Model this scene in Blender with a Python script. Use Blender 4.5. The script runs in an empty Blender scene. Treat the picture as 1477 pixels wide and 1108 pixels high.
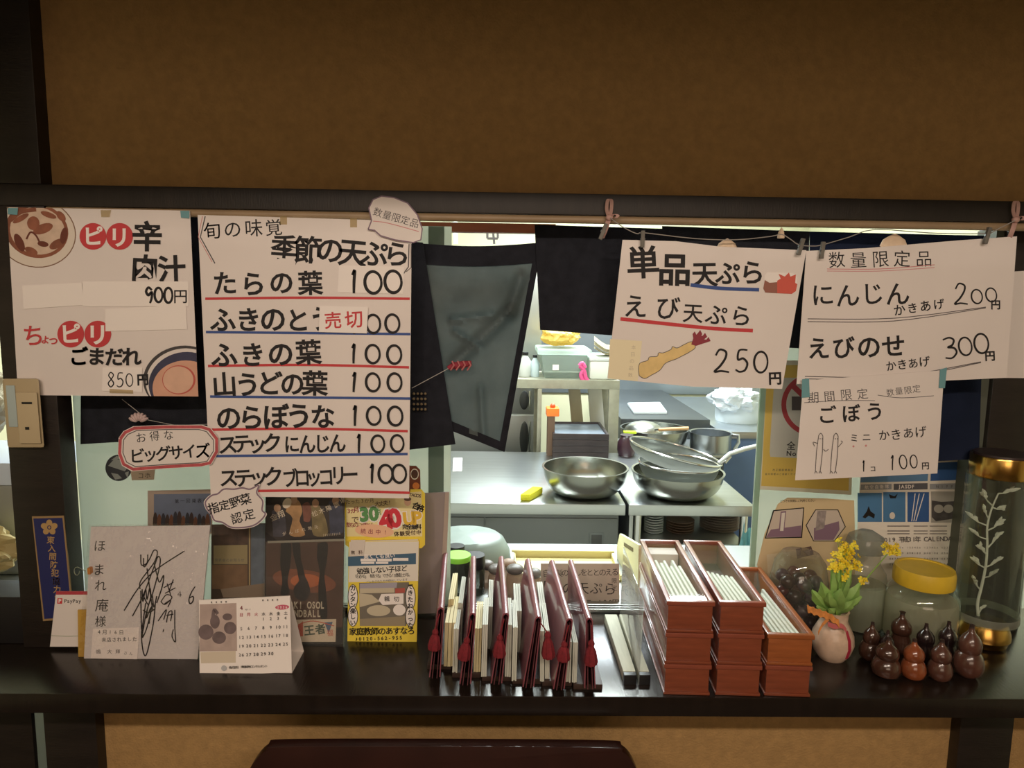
import bpy, bmesh, math, random
from mathutils import Vector, Matrix
random.seed(7)
SC = bpy.context.scene
COL = SC.collection
R = math.radians

# ------------------------------------------------------------------ camera
W, H, F = 1477, 1108, 1024.0
CAM = Vector((0, 0, 1.667))
PITCH, YAW, ROLL = R(7.46), R(0.96), R(0.87)
FWD = Vector((math.sin(YAW) * math.cos(PITCH), math.cos(YAW) * math.cos(PITCH), -math.sin(PITCH)))
_r0 = FWD.cross(Vector((0, 0, 1))).normalized()
_u0 = _r0.cross(FWD)
RGT = _r0 * math.cos(ROLL) + _u0 * math.sin(ROLL)
UPV = _u0 * math.cos(ROLL) - _r0 * math.sin(ROLL)
cd = bpy.data.cameras.new('camera')
cd.sensor_width = 36.0
cd.lens = 36.0 * F / W
cd.clip_start = 0.02
cam = bpy.data.objects.new('camera', cd)
COL.objects.link(cam)
cam.matrix_world = Matrix(((RGT.x, UPV.x, -FWD.x, CAM.x), (RGT.y, UPV.y, -FWD.y, CAM.y), (RGT.z, UPV.z, -FWD.z, CAM.z), (0, 0, 0, 1)))
SC.camera = cam

# ------------------------------------------------------------------ light, world, exposure
SC.view_settings.view_transform = 'Standard'
SC.view_settings.look = 'None'
SC.view_settings.gamma = 1.0
SC.view_settings.use_curve_mapping = False
SC.view_settings.exposure = 0.0
wd = bpy.data.worlds.new('room_air')
SC.world = wd
wd.use_nodes = True
wd.node_tree.nodes['Background'].inputs[0].default_value = (0.9, 0.75, 0.6, 1)
wd.node_tree.nodes['Background'].inputs[1].default_value = 0.02

def aim(o, target):
    o.rotation_euler = (Vector(target) - o.location).to_track_quat('-Z', 'Y').to_euler()

def area(name, loc, target, sx, sy, power, color, spread=180):
    l = bpy.data.lights.new(name, 'AREA')
    l.shape = 'RECTANGLE'
    l.size, l.size_y, l.energy, l.color, l.spread = sx, sy, power, color, R(spread)
    o = bpy.data.objects.new(name, l)
    COL.objects.link(o)
    o.location = loc
    aim(o, target)
    return o

def spot(name, loc, target, power, color, angle, blend, rad):
    l = bpy.data.lights.new(name, 'SPOT')
    l.energy, l.color, l.spot_size, l.spot_blend, l.shadow_soft_size = power, color, R(angle), blend, rad
    o = bpy.data.objects.new(name, l)
    COL.objects.link(o)
    o.location = loc
    aim(o, target)
    return o

WARM = (1.0, 0.83, 0.68)
COOL = (0.92, 1.0, 0.96)
area('dining_tube_lamp', (0.0, -0.6, 2.3), (0.0, 1.345, 1.15), 2.2, 0.05, 20, WARM)
area('dining_fill_light', (0.0, -2.4, 1.75), (0.0, 1.345, 1.9), 2.0, 0.8, 16, (1.0, 0.76, 0.56))  # added fill light out of view, lifts the dark upper wall
spot('dining_spot_lamp', (-0.5, -0.62, 2.34), (-0.45, 1.3, 1.05), 16, WARM, 70, 0.6, 0.03)
spot('dining_spot_lamp', (0.7, -0.62, 2.34), (0.6, 1.3, 1.05), 16, WARM, 70, 0.6, 0.03)
area('kitchen_tube_light', (0.25, 2.6, 2.52), (0.25, 2.6, 0.0), 1.3, 0.25, 58, COOL)
area('kitchen_tube_light', (0.7, 4.2, 2.52), (0.7, 4.2, 0.0), 1.3, 0.3, 120, (0.84, 0.95, 1.0))
area('kitchen_tube_light', (-1.2, 3.0, 2.52), (-1.2, 3.0, 0.0), 0.3, 1.3, 26, COOL)

# ------------------------------------------------------------------ pixel rays -> points in the room
def ray(px, py):
    return (FWD + RGT * ((px - W / 2) / F) + UPV * ((H / 2 - py) / F))

def P(px, py, Y):
    d = ray(px, py)
    return CAM + d * (Y / d.y)

def PZ(px, py, z):
    d = ray(px, py)
    return CAM + d * ((z - CAM.z) / d.z)

def px_size(p):
    """metres that one photo pixel spans at point p"""
    return (Vector(p) - CAM).dot(FWD) / F

# ------------------------------------------------------------------ materials
def lin(c):
    c = c / 255.0
    return c / 12.92 if c <= 0.04045 else ((c + 0.055) / 1.055) ** 2.4

_M = {}
def mat(name, rgb, rough=0.5, metal=0.0, var=None, bump=None, coat=0.0, spec=0.5, stretch=None, trans=0.0, sheen=0.0):
    """procedural Principled material; var=(scale, amount) mottles the colour, bump=(scale, strength)"""
    if name in _M:
        return _M[name]
    m = bpy.data.materials.new(name)
    m.use_nodes = True
    nt = m.node_tree
    b = nt.nodes['Principled BSDF']
    col = (lin(rgb[0]), lin(rgb[1]), lin(rgb[2]), 1)
    b.inputs['Base Color'].default_value = col
    b.inputs['Roughness'].default_value = rough
    b.inputs['Metallic'].default_value = metal
    b.inputs['Coat Weight'].default_value = coat
    b.inputs['Specular IOR Level'].default_value = spec
    b.inputs['Sheen Weight'].default_value = sheen
    if var or bump:
        tc = nt.nodes.new('ShaderNodeTexCoord')
        mp = nt.nodes.new('ShaderNodeMapping')
        nt.links.new(tc.outputs['Object'], mp.inputs['Vector'])
        if stretch:
            mp.inputs['Scale'].default_value = stretch
    if var:
        n = nt.nodes.new('ShaderNodeTexNoise')
        n.inputs['Scale'].default_value = var[0]
        n.inputs['Detail'].default_value = 6
        nt.links.new(mp.outputs[0], n.inputs['Vector'])
        r = nt.nodes.new('ShaderNodeMapRange')
        r.inputs['From Min'].default_value = 0.3
        r.inputs['From Max'].default_value = 0.7
        r.inputs['To Min'].default_value = 1 - var[1]
        r.inputs['To Max'].default_value = 1 + var[1]
        nt.links.new(n.outputs[0], r.inputs[0])
        x = nt.nodes.new('ShaderNodeVectorMath')
        x.operation = 'SCALE'
        x.inputs[0].default_value = col[:3]
        nt.links.new(r.outputs[0], x.inputs['Scale'])
        nt.links.new(x.outputs[0], b.inputs['Base Color'])
    if bump:
        n2 = nt.nodes.new('ShaderNodeTexNoise')
        n2.inputs['Scale'].default_value = bump[0]
        n2.inputs['Detail'].default_value = 4
        nt.links.new(mp.outputs[0], n2.inputs['Vector'])
        bp = nt.nodes.new('ShaderNodeBump')
        bp.inputs['Strength'].default_value = bump[1]
        bp.inputs['Distance'].default_value = 0.01
        nt.links.new(n2.outputs[0], bp.inputs['Height'])
        nt.links.new(bp.outputs[0], b.inputs['Normal'])
    if trans:
        out = nt.nodes['Material Output']
        t = nt.nodes.new('ShaderNodeBsdfTranslucent')
        t.inputs[0].default_value = col
        mx = nt.nodes.new('ShaderNodeMixShader')
        mx.inputs[0].default_value = trans
        nt.links.new(b.outputs[0], mx.inputs[1])
        nt.links.new(t.outputs[0], mx.inputs[2])
        nt.links.new(mx.outputs[0], out.inputs[0])
    _M[name] = m
    return m

def glass(name, tint=(0.985, 0.988, 0.985), rough=0.02, refl=0.9, haze=0.0, hazecol=(200, 205, 200), lo=0.0, crinkle=0.0):
    """thin clear glass or acrylic: see-through with Fresnel reflections; haze adds a milky share"""
    if name in _M:
        return _M[name]
    m = bpy.data.materials.new(name)
    m.use_nodes = True
    nt = m.node_tree
    nt.nodes.remove(nt.nodes['Principled BSDF'])
    out = nt.nodes['Material Output']
    t = nt.nodes.new('ShaderNodeBsdfTransparent')
    t.inputs[0].default_value = (*tint, 1)
    g = nt.nodes.new('ShaderNodeBsdfGlossy')
    g.inputs['Roughness'].default_value = rough
    if crinkle:
        tc = nt.nodes.new('ShaderNodeTexCoord')
        nz = nt.nodes.new('ShaderNodeTexNoise')
        nz.inputs['Scale'].default_value = 26
        nz.inputs['Detail'].default_value = 3
        bp = nt.nodes.new('ShaderNodeBump')
        bp.inputs['Strength'].default_value = crinkle
        bp.inputs['Distance'].default_value = 0.02
        nt.links.new(tc.outputs['Object'], nz.inputs['Vector'])
        nt.links.new(nz.outputs[0], bp.inputs['Height'])
        nt.links.new(bp.outputs[0], g.inputs['Normal'])
    f = nt.nodes.new('ShaderNodeFresnel')
    ge = nt.nodes.new('ShaderNodeNewGeometry')
    io = nt.nodes.new('ShaderNodeMapRange')
    io.inputs['To Min'].default_value = 1.45
    io.inputs['To Max'].default_value = 1 / 1.45
    nt.links.new(ge.outputs['Backfacing'], io.inputs[0])
    nt.links.new(io.outputs[0], f.inputs[0])
    ml = nt.nodes.new('ShaderNodeMath')
    ml.operation = 'MULTIPLY_ADD'
    ml.inputs[1].default_value = refl
    ml.inputs[2].default_value = lo
    ml.use_clamp = True
    nt.links.new(f.outputs[0], ml.inputs[0])
    mx = nt.nodes.new('ShaderNodeMixShader')
    nt.links.new(ml.outputs[0], mx.inputs[0])
    nt.links.new(t.outputs[0], mx.inputs[1])
    nt.links.new(g.outputs[0], mx.inputs[2])
    last = mx
    if haze:
        d = nt.nodes.new('ShaderNodeBsdfDiffuse')
        d.inputs[0].default_value = (lin(hazecol[0]), lin(hazecol[1]), lin(hazecol[2]), 1)
        tl = nt.nodes.new('ShaderNodeBsdfTranslucent')
        tl.inputs[0].default_value = d.inputs[0].default_value
        a = nt.nodes.new('ShaderNodeMixShader')
        a.inputs[0].default_value = 0.6
        nt.links.new(d.outputs[0], a.inputs[1])
        nt.links.new(tl.outputs[0], a.inputs[2])
        b = nt.nodes.new('ShaderNodeMixShader')
        b.inputs[0].default_value = haze
        nt.links.new(mx.outputs[0], b.inputs[1])
        nt.links.new(a.outputs[0], b.inputs[2])
        last = b
    nt.links.new(last.outputs[0], out.inputs[0])
    _M[name] = m
    return m

PLASTER = mat('plaster_tan', (174, 138, 88), 0.9, var=(60, 0.10), bump=(220, 0.25))
DARKWOOD = mat('dark_stained_wood', (34, 27, 23), 0.42, var=(9, 0.25), bump=(60, 0.06), stretch=(1, 1, 6))
DARKBEAM = mat('dark_stained_beam', (36, 29, 24), 0.5, var=(9, 0.25), bump=(60, 0.06), stretch=(6, 1, 1))
SHELFWOOD = mat('lacquered_shelf_wood', (30, 23, 19), 0.24, var=(7, 0.2), bump=(30, 0.03), stretch=(8, 1, 1))
PAPER = mat('white_paper', (236, 226, 220), 0.8, var=(5, 0.035), bump=(9, 0.12), trans=0.12)
PAPER2 = mat('slip_paper', (243, 234, 228), 0.8, trans=0.05)
INK = mat('black_ink', (26, 22, 24), 0.75)
GREYINK = mat('grey_pencil', (92, 86, 86), 0.85)
REDINK = mat('red_marker', (196, 62, 66), 0.75)
BLUEINK = mat('blue_marker', (58, 82, 142), 0.75)
PINKINK = mat('pink_pencil', (206, 140, 140), 0.85)
STEEL = mat('stainless_steel', (196, 200, 200), 0.30, 1.0, var=(4, 0.06), stretch=(1, 10, 1))
STEELB = mat('brushed_steel_panel', (176, 180, 180), 0.42, 1.0, var=(3, 0.08))
CHROME = mat('bright_metal', (215, 215, 215), 0.16, 1.0)
GOLD = mat('gold_plate', (214, 170, 92), 0.22, 1.0)
NOREN = mat('noren_black_cloth', (38, 39, 45), 0.95, var=(40, 0.2), bump=(500, 0.15), spec=0.1)
NORENG = mat('noren_sheer_cloth', (122, 132, 132), 0.95, var=(14, 0.28), bump=(500, 0.15), spec=0.1, trans=0.55)
NORENB = mat('noren_navy_cloth', (38, 46, 68), 0.95, var=(10, 0.2), bump=(500, 0.15), spec=0.1, trans=0.3)
WHITEPL = mat('white_plastic', (206, 210, 206), 0.4)
CREAM = mat('cream_plastic', (216, 208, 150), 0.45)
BLACKPL = mat('black_plastic', (24, 24, 26), 0.4)
CLEAR = glass('clear_glass')
ACRYL = glass('clear_acrylic', haze=0.06)

# ------------------------------------------------------------------ mesh building
class MB:
    def __init__(s):
        s.bm = bmesh.new()
        s.mats = []

    def mi(s, m):
        if m not in s.mats:
            s.mats.append(m)
        return s.mats.index(m)

    def face(s, pts, m):
        f = s.bm.faces.new([s.bm.verts.new(p) for p in pts])
        f.material_index = s.mi(m)
        f.smooth = True
        return f

    def poly_faces(s, verts, faces, m):
        vs = [s.bm.verts.new(v) for v in verts]
        k = s.mi(m)
        for fc in faces:
            try:
                f = s.bm.faces.new([vs[i] for i in fc])
                f.material_index = k
                f.smooth = True
            except ValueError:
                pass

    def hexa(s, b, t, m, bev=0.0):
        """eight corners: bottom ring b, top ring t"""
        tmp = bmesh.new()
        vb = [tmp.verts.new(p) for p in b]
        vt = [tmp.verts.new(p) for p in t]
        n = len(vb)
        tmp.faces.new(vb[::-1])
        tmp.faces.new(vt)
        for i in range(n):
            j = (i + 1) % n
            tmp.faces.new((vb[i], vb[j], vt[j], vt[i]))
        bmesh.ops.recalc_face_normals(tmp, faces=tmp.faces)
        if bev:
            bmesh.ops.bevel(tmp, geom=list(tmp.edges), offset=bev, segments=2, profile=0.6, affect='EDGES', clamp_overlap=True)
        k = s.mi(m)
        for f in tmp.faces:
            f.material_index = k
            f.smooth = True
        me = bpy.data.meshes.new('tmp')
        tmp.to_mesh(me)
        tmp.free()
        s.bm.from_mesh(me)
        bpy.data.meshes.remove(me)
        return s

    def box(s, lo, hi, m, bev=0.0, M=None):
        x0, y0, z0 = lo
        x1, y1, z1 = hi
        b = [Vector(p) for p in ((x0, y0, z0), (x1, y0, z0), (x1, y1, z0), (x0, y1, z0))]
        t = [Vector(p) for p in ((x0, y0, z1), (x1, y0, z1), (x1, y1, z1), (x0, y1, z1))]
        if M:
            b = [M @ p for p in b]
            t = [M @ p for p in t]
        return s.hexa(b, t, m, bev)

    def prism(s, pts, vec, m, bev=0.0):
        vec = Vector(vec)
        return s.hexa([Vector(p) for p in pts], [Vector(p) + vec for p in pts], m, bev)

    def rings(s, rings, m, closed=True, cap=True):
        k = s.mi(m)
        R_ = [[s.bm.verts.new(p) for p in r] for r in rings]
        n = len(R_[0])
        for a, b in zip(R_, R_[1:]):
            for i in range(n if closed else n - 1):
                j = (i + 1) % n
                f = s.bm.faces.new((a[i], a[j], b[j], b[i]))
                f.material_index = k
                f.smooth = True
        if cap and closed:
            for r in (R_[0][::-1], R_[-1]):
                f = s.bm.faces.new(r)
                f.material_index = k
                f.smooth = True
        return s

    def tube(s, pts, r, m, n=8):
        pts = [Vector(p) for p in pts]
        rs = r if isinstance(r, (list, tuple)) else [r] * len(pts)
        rings = []
        prev = None
        for i, p in enumerate(pts):
            d = (pts[min(i + 1, len(pts) - 1)] - pts[max(i - 1, 0)]).normalized()
            if prev is None:
                a = d.orthogonal().normalized()
            else:
                a = (prev - d * prev.dot(d)).normalized()
            prev = a
            b = d.cross(a)
            rings.append([p + (a * math.cos(2 * math.pi * k / n) + b * math.sin(2 * math.pi * k / n)) * rs[i] for k in range(n)])
        return s.rings(rings, m)

    def lathe(s, prof, c, m, n=32, M=None, sx=1.0, sy=1.0, wob=None, cap=True):
        c = Vector(c)
        rings = []
        for (r, z) in prof:
            ring = []
            for k in range(n):
                a = 2 * math.pi * k / n
                q = r * (wob(a, z) if wob else 1.0)
                v = Vector((q * math.cos(a) * sx, q * math.sin(a) * sy, z))
                if M:
                    v = M @ v
                ring.append(c + v)
            rings.append(ring)
        return s.rings(rings, m, cap=cap)

    def ball(s, c, r, m, n=16, M=None):
        r = (r, r, r) if not isinstance(r, (tuple, list)) else r
        prof = []
        h = max(6, n // 2)
        for i in range(h + 1):
            a = -math.pi / 2 + math.pi * i / h
            prof.append((max(math.cos(a), 0.02), math.sin(a)))
        MM = (M or Matrix.Identity(3)) @ Matrix.Diagonal(r)
        return s.lathe(prof, c, m, n, MM)

    def grid(s, fn, nu, nv, m, th=0.0, nrm=(0, 1, 0)):
        """a sheet fn(u, v) -> point; th gives it a back at +nrm*th"""
        front = [[Vector(fn(i / nu, j / nv)) for i in range(nu + 1)] for j in range(nv + 1)]
        k = s.mi(m)
        def lay(pp, flip):
            vs = [[s.bm.verts.new(p) for p in row] for row in pp]
            for j in range(nv):
                for i in range(nu):
                    q = [vs[j][i], vs[j][i + 1], vs[j + 1][i + 1], vs[j + 1][i]]
                    f = s.bm.faces.new(q[::-1] if flip else q)
                    f.material_index = k
                    f.smooth = True
            return vs
        a = lay(front, False)
        if th:
            nv_ = Vector(nrm) * th
            b = lay([[p + nv_ for p in row] for row in front], True)
            def edge(ea, eb):
                for i in range(len(ea) - 1):
                    f = s.bm.faces.new((ea[i], eb[i], eb[i + 1], ea[i + 1]))
                    f.material_index = k
            edge(a[0], b[0]); edge(a[-1], b[-1])
            edge([r[0] for r in a], [r[0] for r in b]); edge([r[-1] for r in a], [r[-1] for r in b])
        return s

    def build(s, name, parent=None, loc=None, recalc=True, sharp=38):
        if recalc:
            bmesh.ops.recalc_face_normals(s.bm, faces=s.bm.faces)
        if parent is not None:
            org = world_loc(parent)
        elif loc is not None:
            org = Vector(loc)
        else:
            xs = [v.co for v in s.bm.verts]
            org = Vector((sum(min(v[i] for v in xs) + max(v[i] for v in xs) for i in (0,)) / 2,
                          (min(v.y for v in xs) + max(v.y for v in xs)) / 2, min(v.z for v in xs)))
        for v in s.bm.verts:
            v.co -= org
        me = bpy.data.meshes.new(name)
        s.bm.to_mesh(me)
        s.bm.free()
        for m in s.mats:
            me.materials.append(m)
        me.set_sharp_from_angle(angle=R(sharp))
        o = bpy.data.objects.new(name, me)
        COL.objects.link(o)
        if parent is not None:
            o.parent = parent
            _WL[o.name] = org
        else:
            o.location = org
            _WL[o.name] = org
        return o

_WL = {}
def world_loc(o):
    return _WL[o.name]

def tag(o, label, cat, group=None, kind=None):
    o['label'] = label
    o['category'] = cat
    if group:
        o['group'] = group
    if kind:
        o['kind'] = kind
    return o

def thing(name, label, cat, loc, group=None):
    o = bpy.data.objects.new(name, None)
    COL.objects.link(o)
    o.location = loc
    o.empty_display_size = 0.05
    _WL[o.name] = Vector(loc)
    return tag(o, label, cat, group)

def struct(name, mb, label=None, parent=None):
    o = mb.build(name, parent)
    if parent is None:
        o['kind'] = 'structure'
        o['label'] = label
        o['category'] = name.split('_')[0]
    return o

def quad_x(px0, px1, py, Y):
    return P(px0, py, Y).x, P(px1, py, Y).x

# ------------------------------------------------------------------ lettering
_G = {}
def raw_glyph(ch, bold):
    c = bpy.data.curves.new('glyph', 'FONT')
    c.body = ch
    c.resolution_u = 3
    c.offset = bold
    o = bpy.data.objects.new('glyph', c)
    COL.objects.link(o)
    dg = bpy.context.evaluated_depsgraph_get()
    me = bpy.data.meshes.new_from_object(o.evaluated_get(dg))
    vs = [(v.co.x, v.co.y) for v in me.vertices]
    fs = [tuple(p.vertices) for p in me.polygons]
    ar = sum(p.area for p in me.polygons)
    cnt = {}
    for f in fs:
        for i in range(len(f)):
            e = (min(f[i - 1], f[i]), max(f[i - 1], f[i]))
            cnt[e] = cnt.get(e, 0) + 1
    per = sum(math.dist(vs[e[0]], vs[e[1]]) for e, n in cnt.items() if n == 1)
    bpy.data.objects.remove(o)
    bpy.data.curves.remove(c)
    bpy.data.meshes.remove(me)
    return vs, fs, ar, per

def glyph(ch, bold):
    """outline of one written character, thickened by bold like a heavier pen"""
    key = (ch, bold)
    if key not in _G:
        v0, f0, a0, per = raw_glyph(ch, 0.0)
        vs, fs = v0, f0
        if bold > 0 and f0:
            v1, f1, a1, _ = raw_glyph(ch, bold)
            if 0.72 * per * bold < a1 - a0 < 1.2 * per * bold:
                vs, fs = v1, f1
            else:
                vs, fs = [], []
                for k in range(8):
                    dx, dy = bold * math.cos(k * math.pi / 4), bold * math.sin(k * math.pi / 4)
                    fs += [tuple(i + len(vs) for i in f) for f in f0]
                    vs += [(x + dx, y + dy) for x, y in v0]
        _G[key] = (vs, fs)
    return _G[key]

def catmull(pts, k=6):
    if len(pts) < 3:
        return list(pts)
    out = []
    q = [pts[0]] + list(pts) + [pts[-1]]
    for i in range(1, len(q) - 2):
        p0, p1, p2, p3 = q[i - 1], q[i], q[i + 1], q[i + 2]
        for j in range(k):
            t = j / k
            out.append(tuple(0.5 * (2 * p1[a] + (p2[a] - p0[a]) * t + (2 * p0[a] - 5 * p1[a] + 4 * p2[a] - p3[a]) * t * t + (3 * p1[a] - p0[a] - 3 * p2[a] + p3[a]) * t ** 3) for a in (0, 1)))
    out.append(tuple(pts[-1]))
    return out

def ell(cx, cy, rx, ry, rot=0, n=36, a0=0, a1=360):
    c, s_ = math.cos(R(rot)), math.sin(R(rot))
    out = []
    m = n if a1 - a0 >= 360 else n + 1
    for i in range(m):
        a = R(a0 + (a1 - a0) * i / n)
        x, y = rx * math.cos(a), ry * math.sin(a)
        out.append((cx + x * c - y * s_, cy + x * s_ + y * c))
    return out

HAND = {'0': ell(0.5, 0.5, 0.42, 0.47, 8, 20) + [ell(0.5, 0.5, 0.42, 0.47, 8, 20)[0]],
        '1': [(0.36, 0.80), (0.58, 1.0), (0.50, 0.5), (0.46, 0.0)],
        '2': [(0.12, 0.72), (0.35, 0.97), (0.72, 0.88), (0.70, 0.62), (0.40, 0.28), (0.05, 0.02), (0.45, 0.05), (0.92, 0.0)],
        '3': [(0.15, 0.95), (0.55, 1.0), (0.80, 0.85), (0.66, 0.62), (0.38, 0.55), (0.74, 0.46), (0.84, 0.22), (0.52, 0.0), (0.12, 0.06)],
        '4': [(0.62, 0.0), (0.60, 0.98), (0.10, 0.34), (0.92, 0.34)],
        '5': [(0.85, 0.98), (0.34, 0.96), (0.26, 0.55), (0.58, 0.60), (0.84, 0.38), (0.70, 0.08), (0.36, 0.0), (0.10, 0.10)],
        '6': [(0.70, 1.0), (0.34, 0.66), (0.18, 0.26), (0.42, 0.0), (0.74, 0.14), (0.66, 0.42), (0.24, 0.34)],
        '8': [(0.76, 0.86), (0.44, 1.0), (0.22, 0.78), (0.50, 0.54), (0.80, 0.24), (0.48, 0.0), (0.18, 0.24), (0.50, 0.52), (0.76, 0.80), (0.60, 0.98)],
        '9': [(0.80, 0.80), (0.46, 0.98), (0.20, 0.74), (0.42, 0.50), (0.78, 0.68), (0.74, 0.30), (0.56, 0.0)]}

class Sheet(MB):
    """a flat sheet standing in the room: drawn in photo pixels, laid on its own plane"""
    STEP = 0.00005

    def __init__(s, o, n):
        super().__init__()
        s.o, s.n = Vector(o), Vector(n).normalized()
        if (CAM - s.o).dot(s.n) < 0:
            s.n = -s.n
        s.k = 0
        s.clip = None

    @classmethod
    def vertical(cls, Y):
        return cls((0, Y, 1), (0, -1, 0))

    @classmethod
    def through(cls, a, b, c):
        return cls(a, (Vector(b) - Vector(a)).cross(Vector(c) - Vector(a)))

    def at(s, px, py, off=0.0):
        d = ray(px, py)
        o = s.o + s.n * off
        return CAM + d * ((o - CAM).dot(s.n) / d.dot(s.n))

    def outline(s, pts, m, th=0.0006, clip=True):
        s.prism([s.at(x, y) - s.n * th for x, y in pts], s.n * th, m)
        if clip:
            s.clip = pts
        return s

    def _clip(s, pts):
        if not s.clip:
            return pts
        C = s.clip
        area2 = sum(C[i - 1][0] * C[i][1] - C[i][0] * C[i - 1][1] for i in range(len(C)))
        sg = 1 if area2 > 0 else -1
        out = pts
        for i in range(len(C)):
            a, b = C[i - 1], C[i]
            side = lambda p: sg * ((b[0] - a[0]) * (p[1] - a[1]) - (b[1] - a[1]) * (p[0] - a[0]))
            new = []
            for j in range(len(out)):
                p, q = out[j - 1], out[j]
                sp, sq = side(p), side(q)
                if (sp >= 0) != (sq >= 0):
                    t = sp / (sp - sq)
                    new.append((p[0] + (q[0] - p[0]) * t, p[1] + (q[1] - p[1]) * t))
                if sq >= 0:
                    new.append(q)
            out = new
            if len(out) < 3:
                return []
        return out

    def layer(s):
        s.k += 1
        return s.k * s.STEP

    def poly(s, pts, m, clip=False, off=None):
        if clip:
            pts = s._clip(pts)
            if len(pts) < 3:
                return s
        off = s.layer() if off is None else off
        s.face([s.at(x, y, off) for x, y in pts], m)
        return s

    def rect(s, x0, y0, x1, y1, m, clip=False):
        return s.poly([(x0, y0), (x1, y0), (x1, y1), (x0, y1)], m, clip)

    def line(s, pts, w, m, smooth=True, off=None, taper=False):
        pts = catmull(pts) if smooth and len(pts) > 2 else list(pts)
        off = s.layer() if off is None else off
        L, Rr = [], []
        n = len(pts)
        for i, p in enumerate(pts):
            a, b = pts[max(i - 1, 0)], pts[min(i + 1, n - 1)]
            dx, dy = b[0] - a[0], b[1] - a[1]
            q = math.hypot(dx, dy) or 1
            ww = w / 2
            if taper:
                ww *= 0.55 + 0.45 * math.sin(math.pi * (0.15 + 0.7 * i / max(n - 1, 1)))
            ox, oy = -dy / q * ww, dx / q * ww
            L.append(s.at(p[0] + ox, p[1] + oy, off))
            Rr.append(s.at(p[0] - ox, p[1] - oy, off))
        s.poly_faces(L + Rr, [(i, i + 1, n + i + 1, n + i) for i in range(n - 1)], m)
        return s

    def text(s, t, x0, y0, x1, y1, size, m, bold=0.02, jit=1.0, hand=False, hw=0.72, sw=0.13, asp=1.0, shear=0.0, rot=None):
        n = len(t)
        vertical = abs(x1 - x0) < abs(y1 - y0)
        base = 0.0 if vertical else math.atan2(y1 - y0, x1 - x0) if n > 1 else 0.0
        if rot is not None:
            base = R(rot)
        off = s.layer()
        for i, ch in enumerate(t):
            if ch == ' ':
                continue
            u = i / (n - 1) if n > 1 else 0.0
            cx, cy = x0 + (x1 - x0) * u, y0 + (y1 - y0) * u
            a = base + R(random.uniform(-3, 3)) * jit
            k = size * (1 + random.uniform(-0.05, 0.05) * jit)
            cx += random.uniform(-0.02, 0.02) * size * jit
            cy += random.uniform(-0.03, 0.03) * size * jit
            ca, sa = math.cos(a), math.sin(a)
            def put(gx, gy):
                gx = gx * asp + shear * gy
                X, Y = gx * k, -gy * k
                return (cx + X * ca - Y * sa, cy + X * sa + Y * ca)
            if hand and ch in HAND:
                pts = [put((p[0] - 0.5) * hw, p[1] - 0.5) for p in HAND[ch]]
                s.line(pts, k * sw, m, smooth=(ch not in '4'), off=off, taper=True)
                continue
            vs, fs = glyph(ch, bold)
            if not vs:
                continue
            if ord(ch) > 0x2E00:
                mx, my = 0.5, 0.38
            else:
                xs = [v[0] for v in vs]
                mx, my = (min(xs) + max(xs)) / 2, 0.35
            s.poly_faces([s.at(*put(v[0] - mx, v[1] - my), off) for v in vs], fs, m)
        return s

    def build(s, name, parent=None, loc=None):
        return MB.build(s, name, parent, loc, recalc=False)

# ================================================================== THE SETTING
SZ = 0.95                                  # top of the counter shelf
YB = 1.345                                 # front of posts and beam
YP = 1.53                                  # window panes
XL, XR, YK, YD, ZC = -2.1, 2.3, 5.4, -2.6, 2.6
KWALL = mat('kitchen_wall_tile', (212, 208, 172), 0.5, var=(3, 0.05))
FLOORM = mat('floor_tile', (92, 84, 78), 0.5, var=(6, 0.15))
def slab(name, lo, hi, m, label, bev=0.0):
    return struct(name, MB().box(lo, hi, m, bev), label)
slab('floor', (XL, YD, -0.06), (XR, YK, 0), FLOORM, 'dull brown grey floor of dining room and kitchen')
slab('ceiling', (XL, YD, ZC), (XR, YK, ZC + 0.06), mat('ceiling_board', (196, 188, 172), 0.9), 'pale board ceiling over dining room and kitchen')
slab('wall_left', (XL - 0.06, YD, 0), (XL, YK, ZC), KWALL, 'pale wall closing the kitchen on its left')
slab('wall_right', (XR, YD, 0), (XR + 0.06, YK, ZC), KWALL, 'pale wall closing the kitchen on its right')
slab('wall_kitchen', (XL, YK, 0), (XR, YK + 0.06, ZC), KWALL, 'cream tiled far wall of the kitchen')
slab('wall_dining', (XL, YD - 0.06, 0), (XR, YD, ZC), PLASTER, 'tan plaster wall of the dining room opposite the counter')
zb0, zb1 = P(738, 308.5, YB).z, P(738, 277.5, YB).z
lx0, lx1 = P(8, 600, YB).x, P(84, 600, YB).x
rx0, rx1 = P(1424, 600, 1.47).x, P(1500, 600, 1.47).x
slab('wall_upper', (XL, YB + 0.03, zb1), (XR, YB + 0.11, ZC), PLASTER, 'tan plaster wall above the dark beam')
wl0 = P(52, 1060, YB + 0.03).x
lo0, lo1 = P(64, 1060, YB).x, P(139, 1060, YB).x
slab('wall_lower', (lo1, YB + 0.03, 0), (XR, YB + 0.11, 0.9122), PLASTER, 'tan plaster wall under the dark shelf')
slab('trim_1', (XL, YB, zb0), (XR, YB + 0.06, zb1), DARKBEAM, 'dark wooden beam running above the pass-through window', 0.002)
slab('trim_2', (lx0, YB, SZ), (lx1, YB + 0.045, zb0), DARKWOOD, 'dark wooden post beside the soup poster', 0.002)
slab('trim_3', (lo0, YB, 0), (lo1, YB + 0.12, 0.9122), DARKWOOD, 'dark wooden post under the shelf next to the bright slit', 0.002)
slab('trim_4', (rx0, 1.463, SZ), (rx1, 1.555, zb0 + 0.03), DARKWOOD, 'dark wooden post behind the tall jar with the branch', 0.002)
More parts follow.
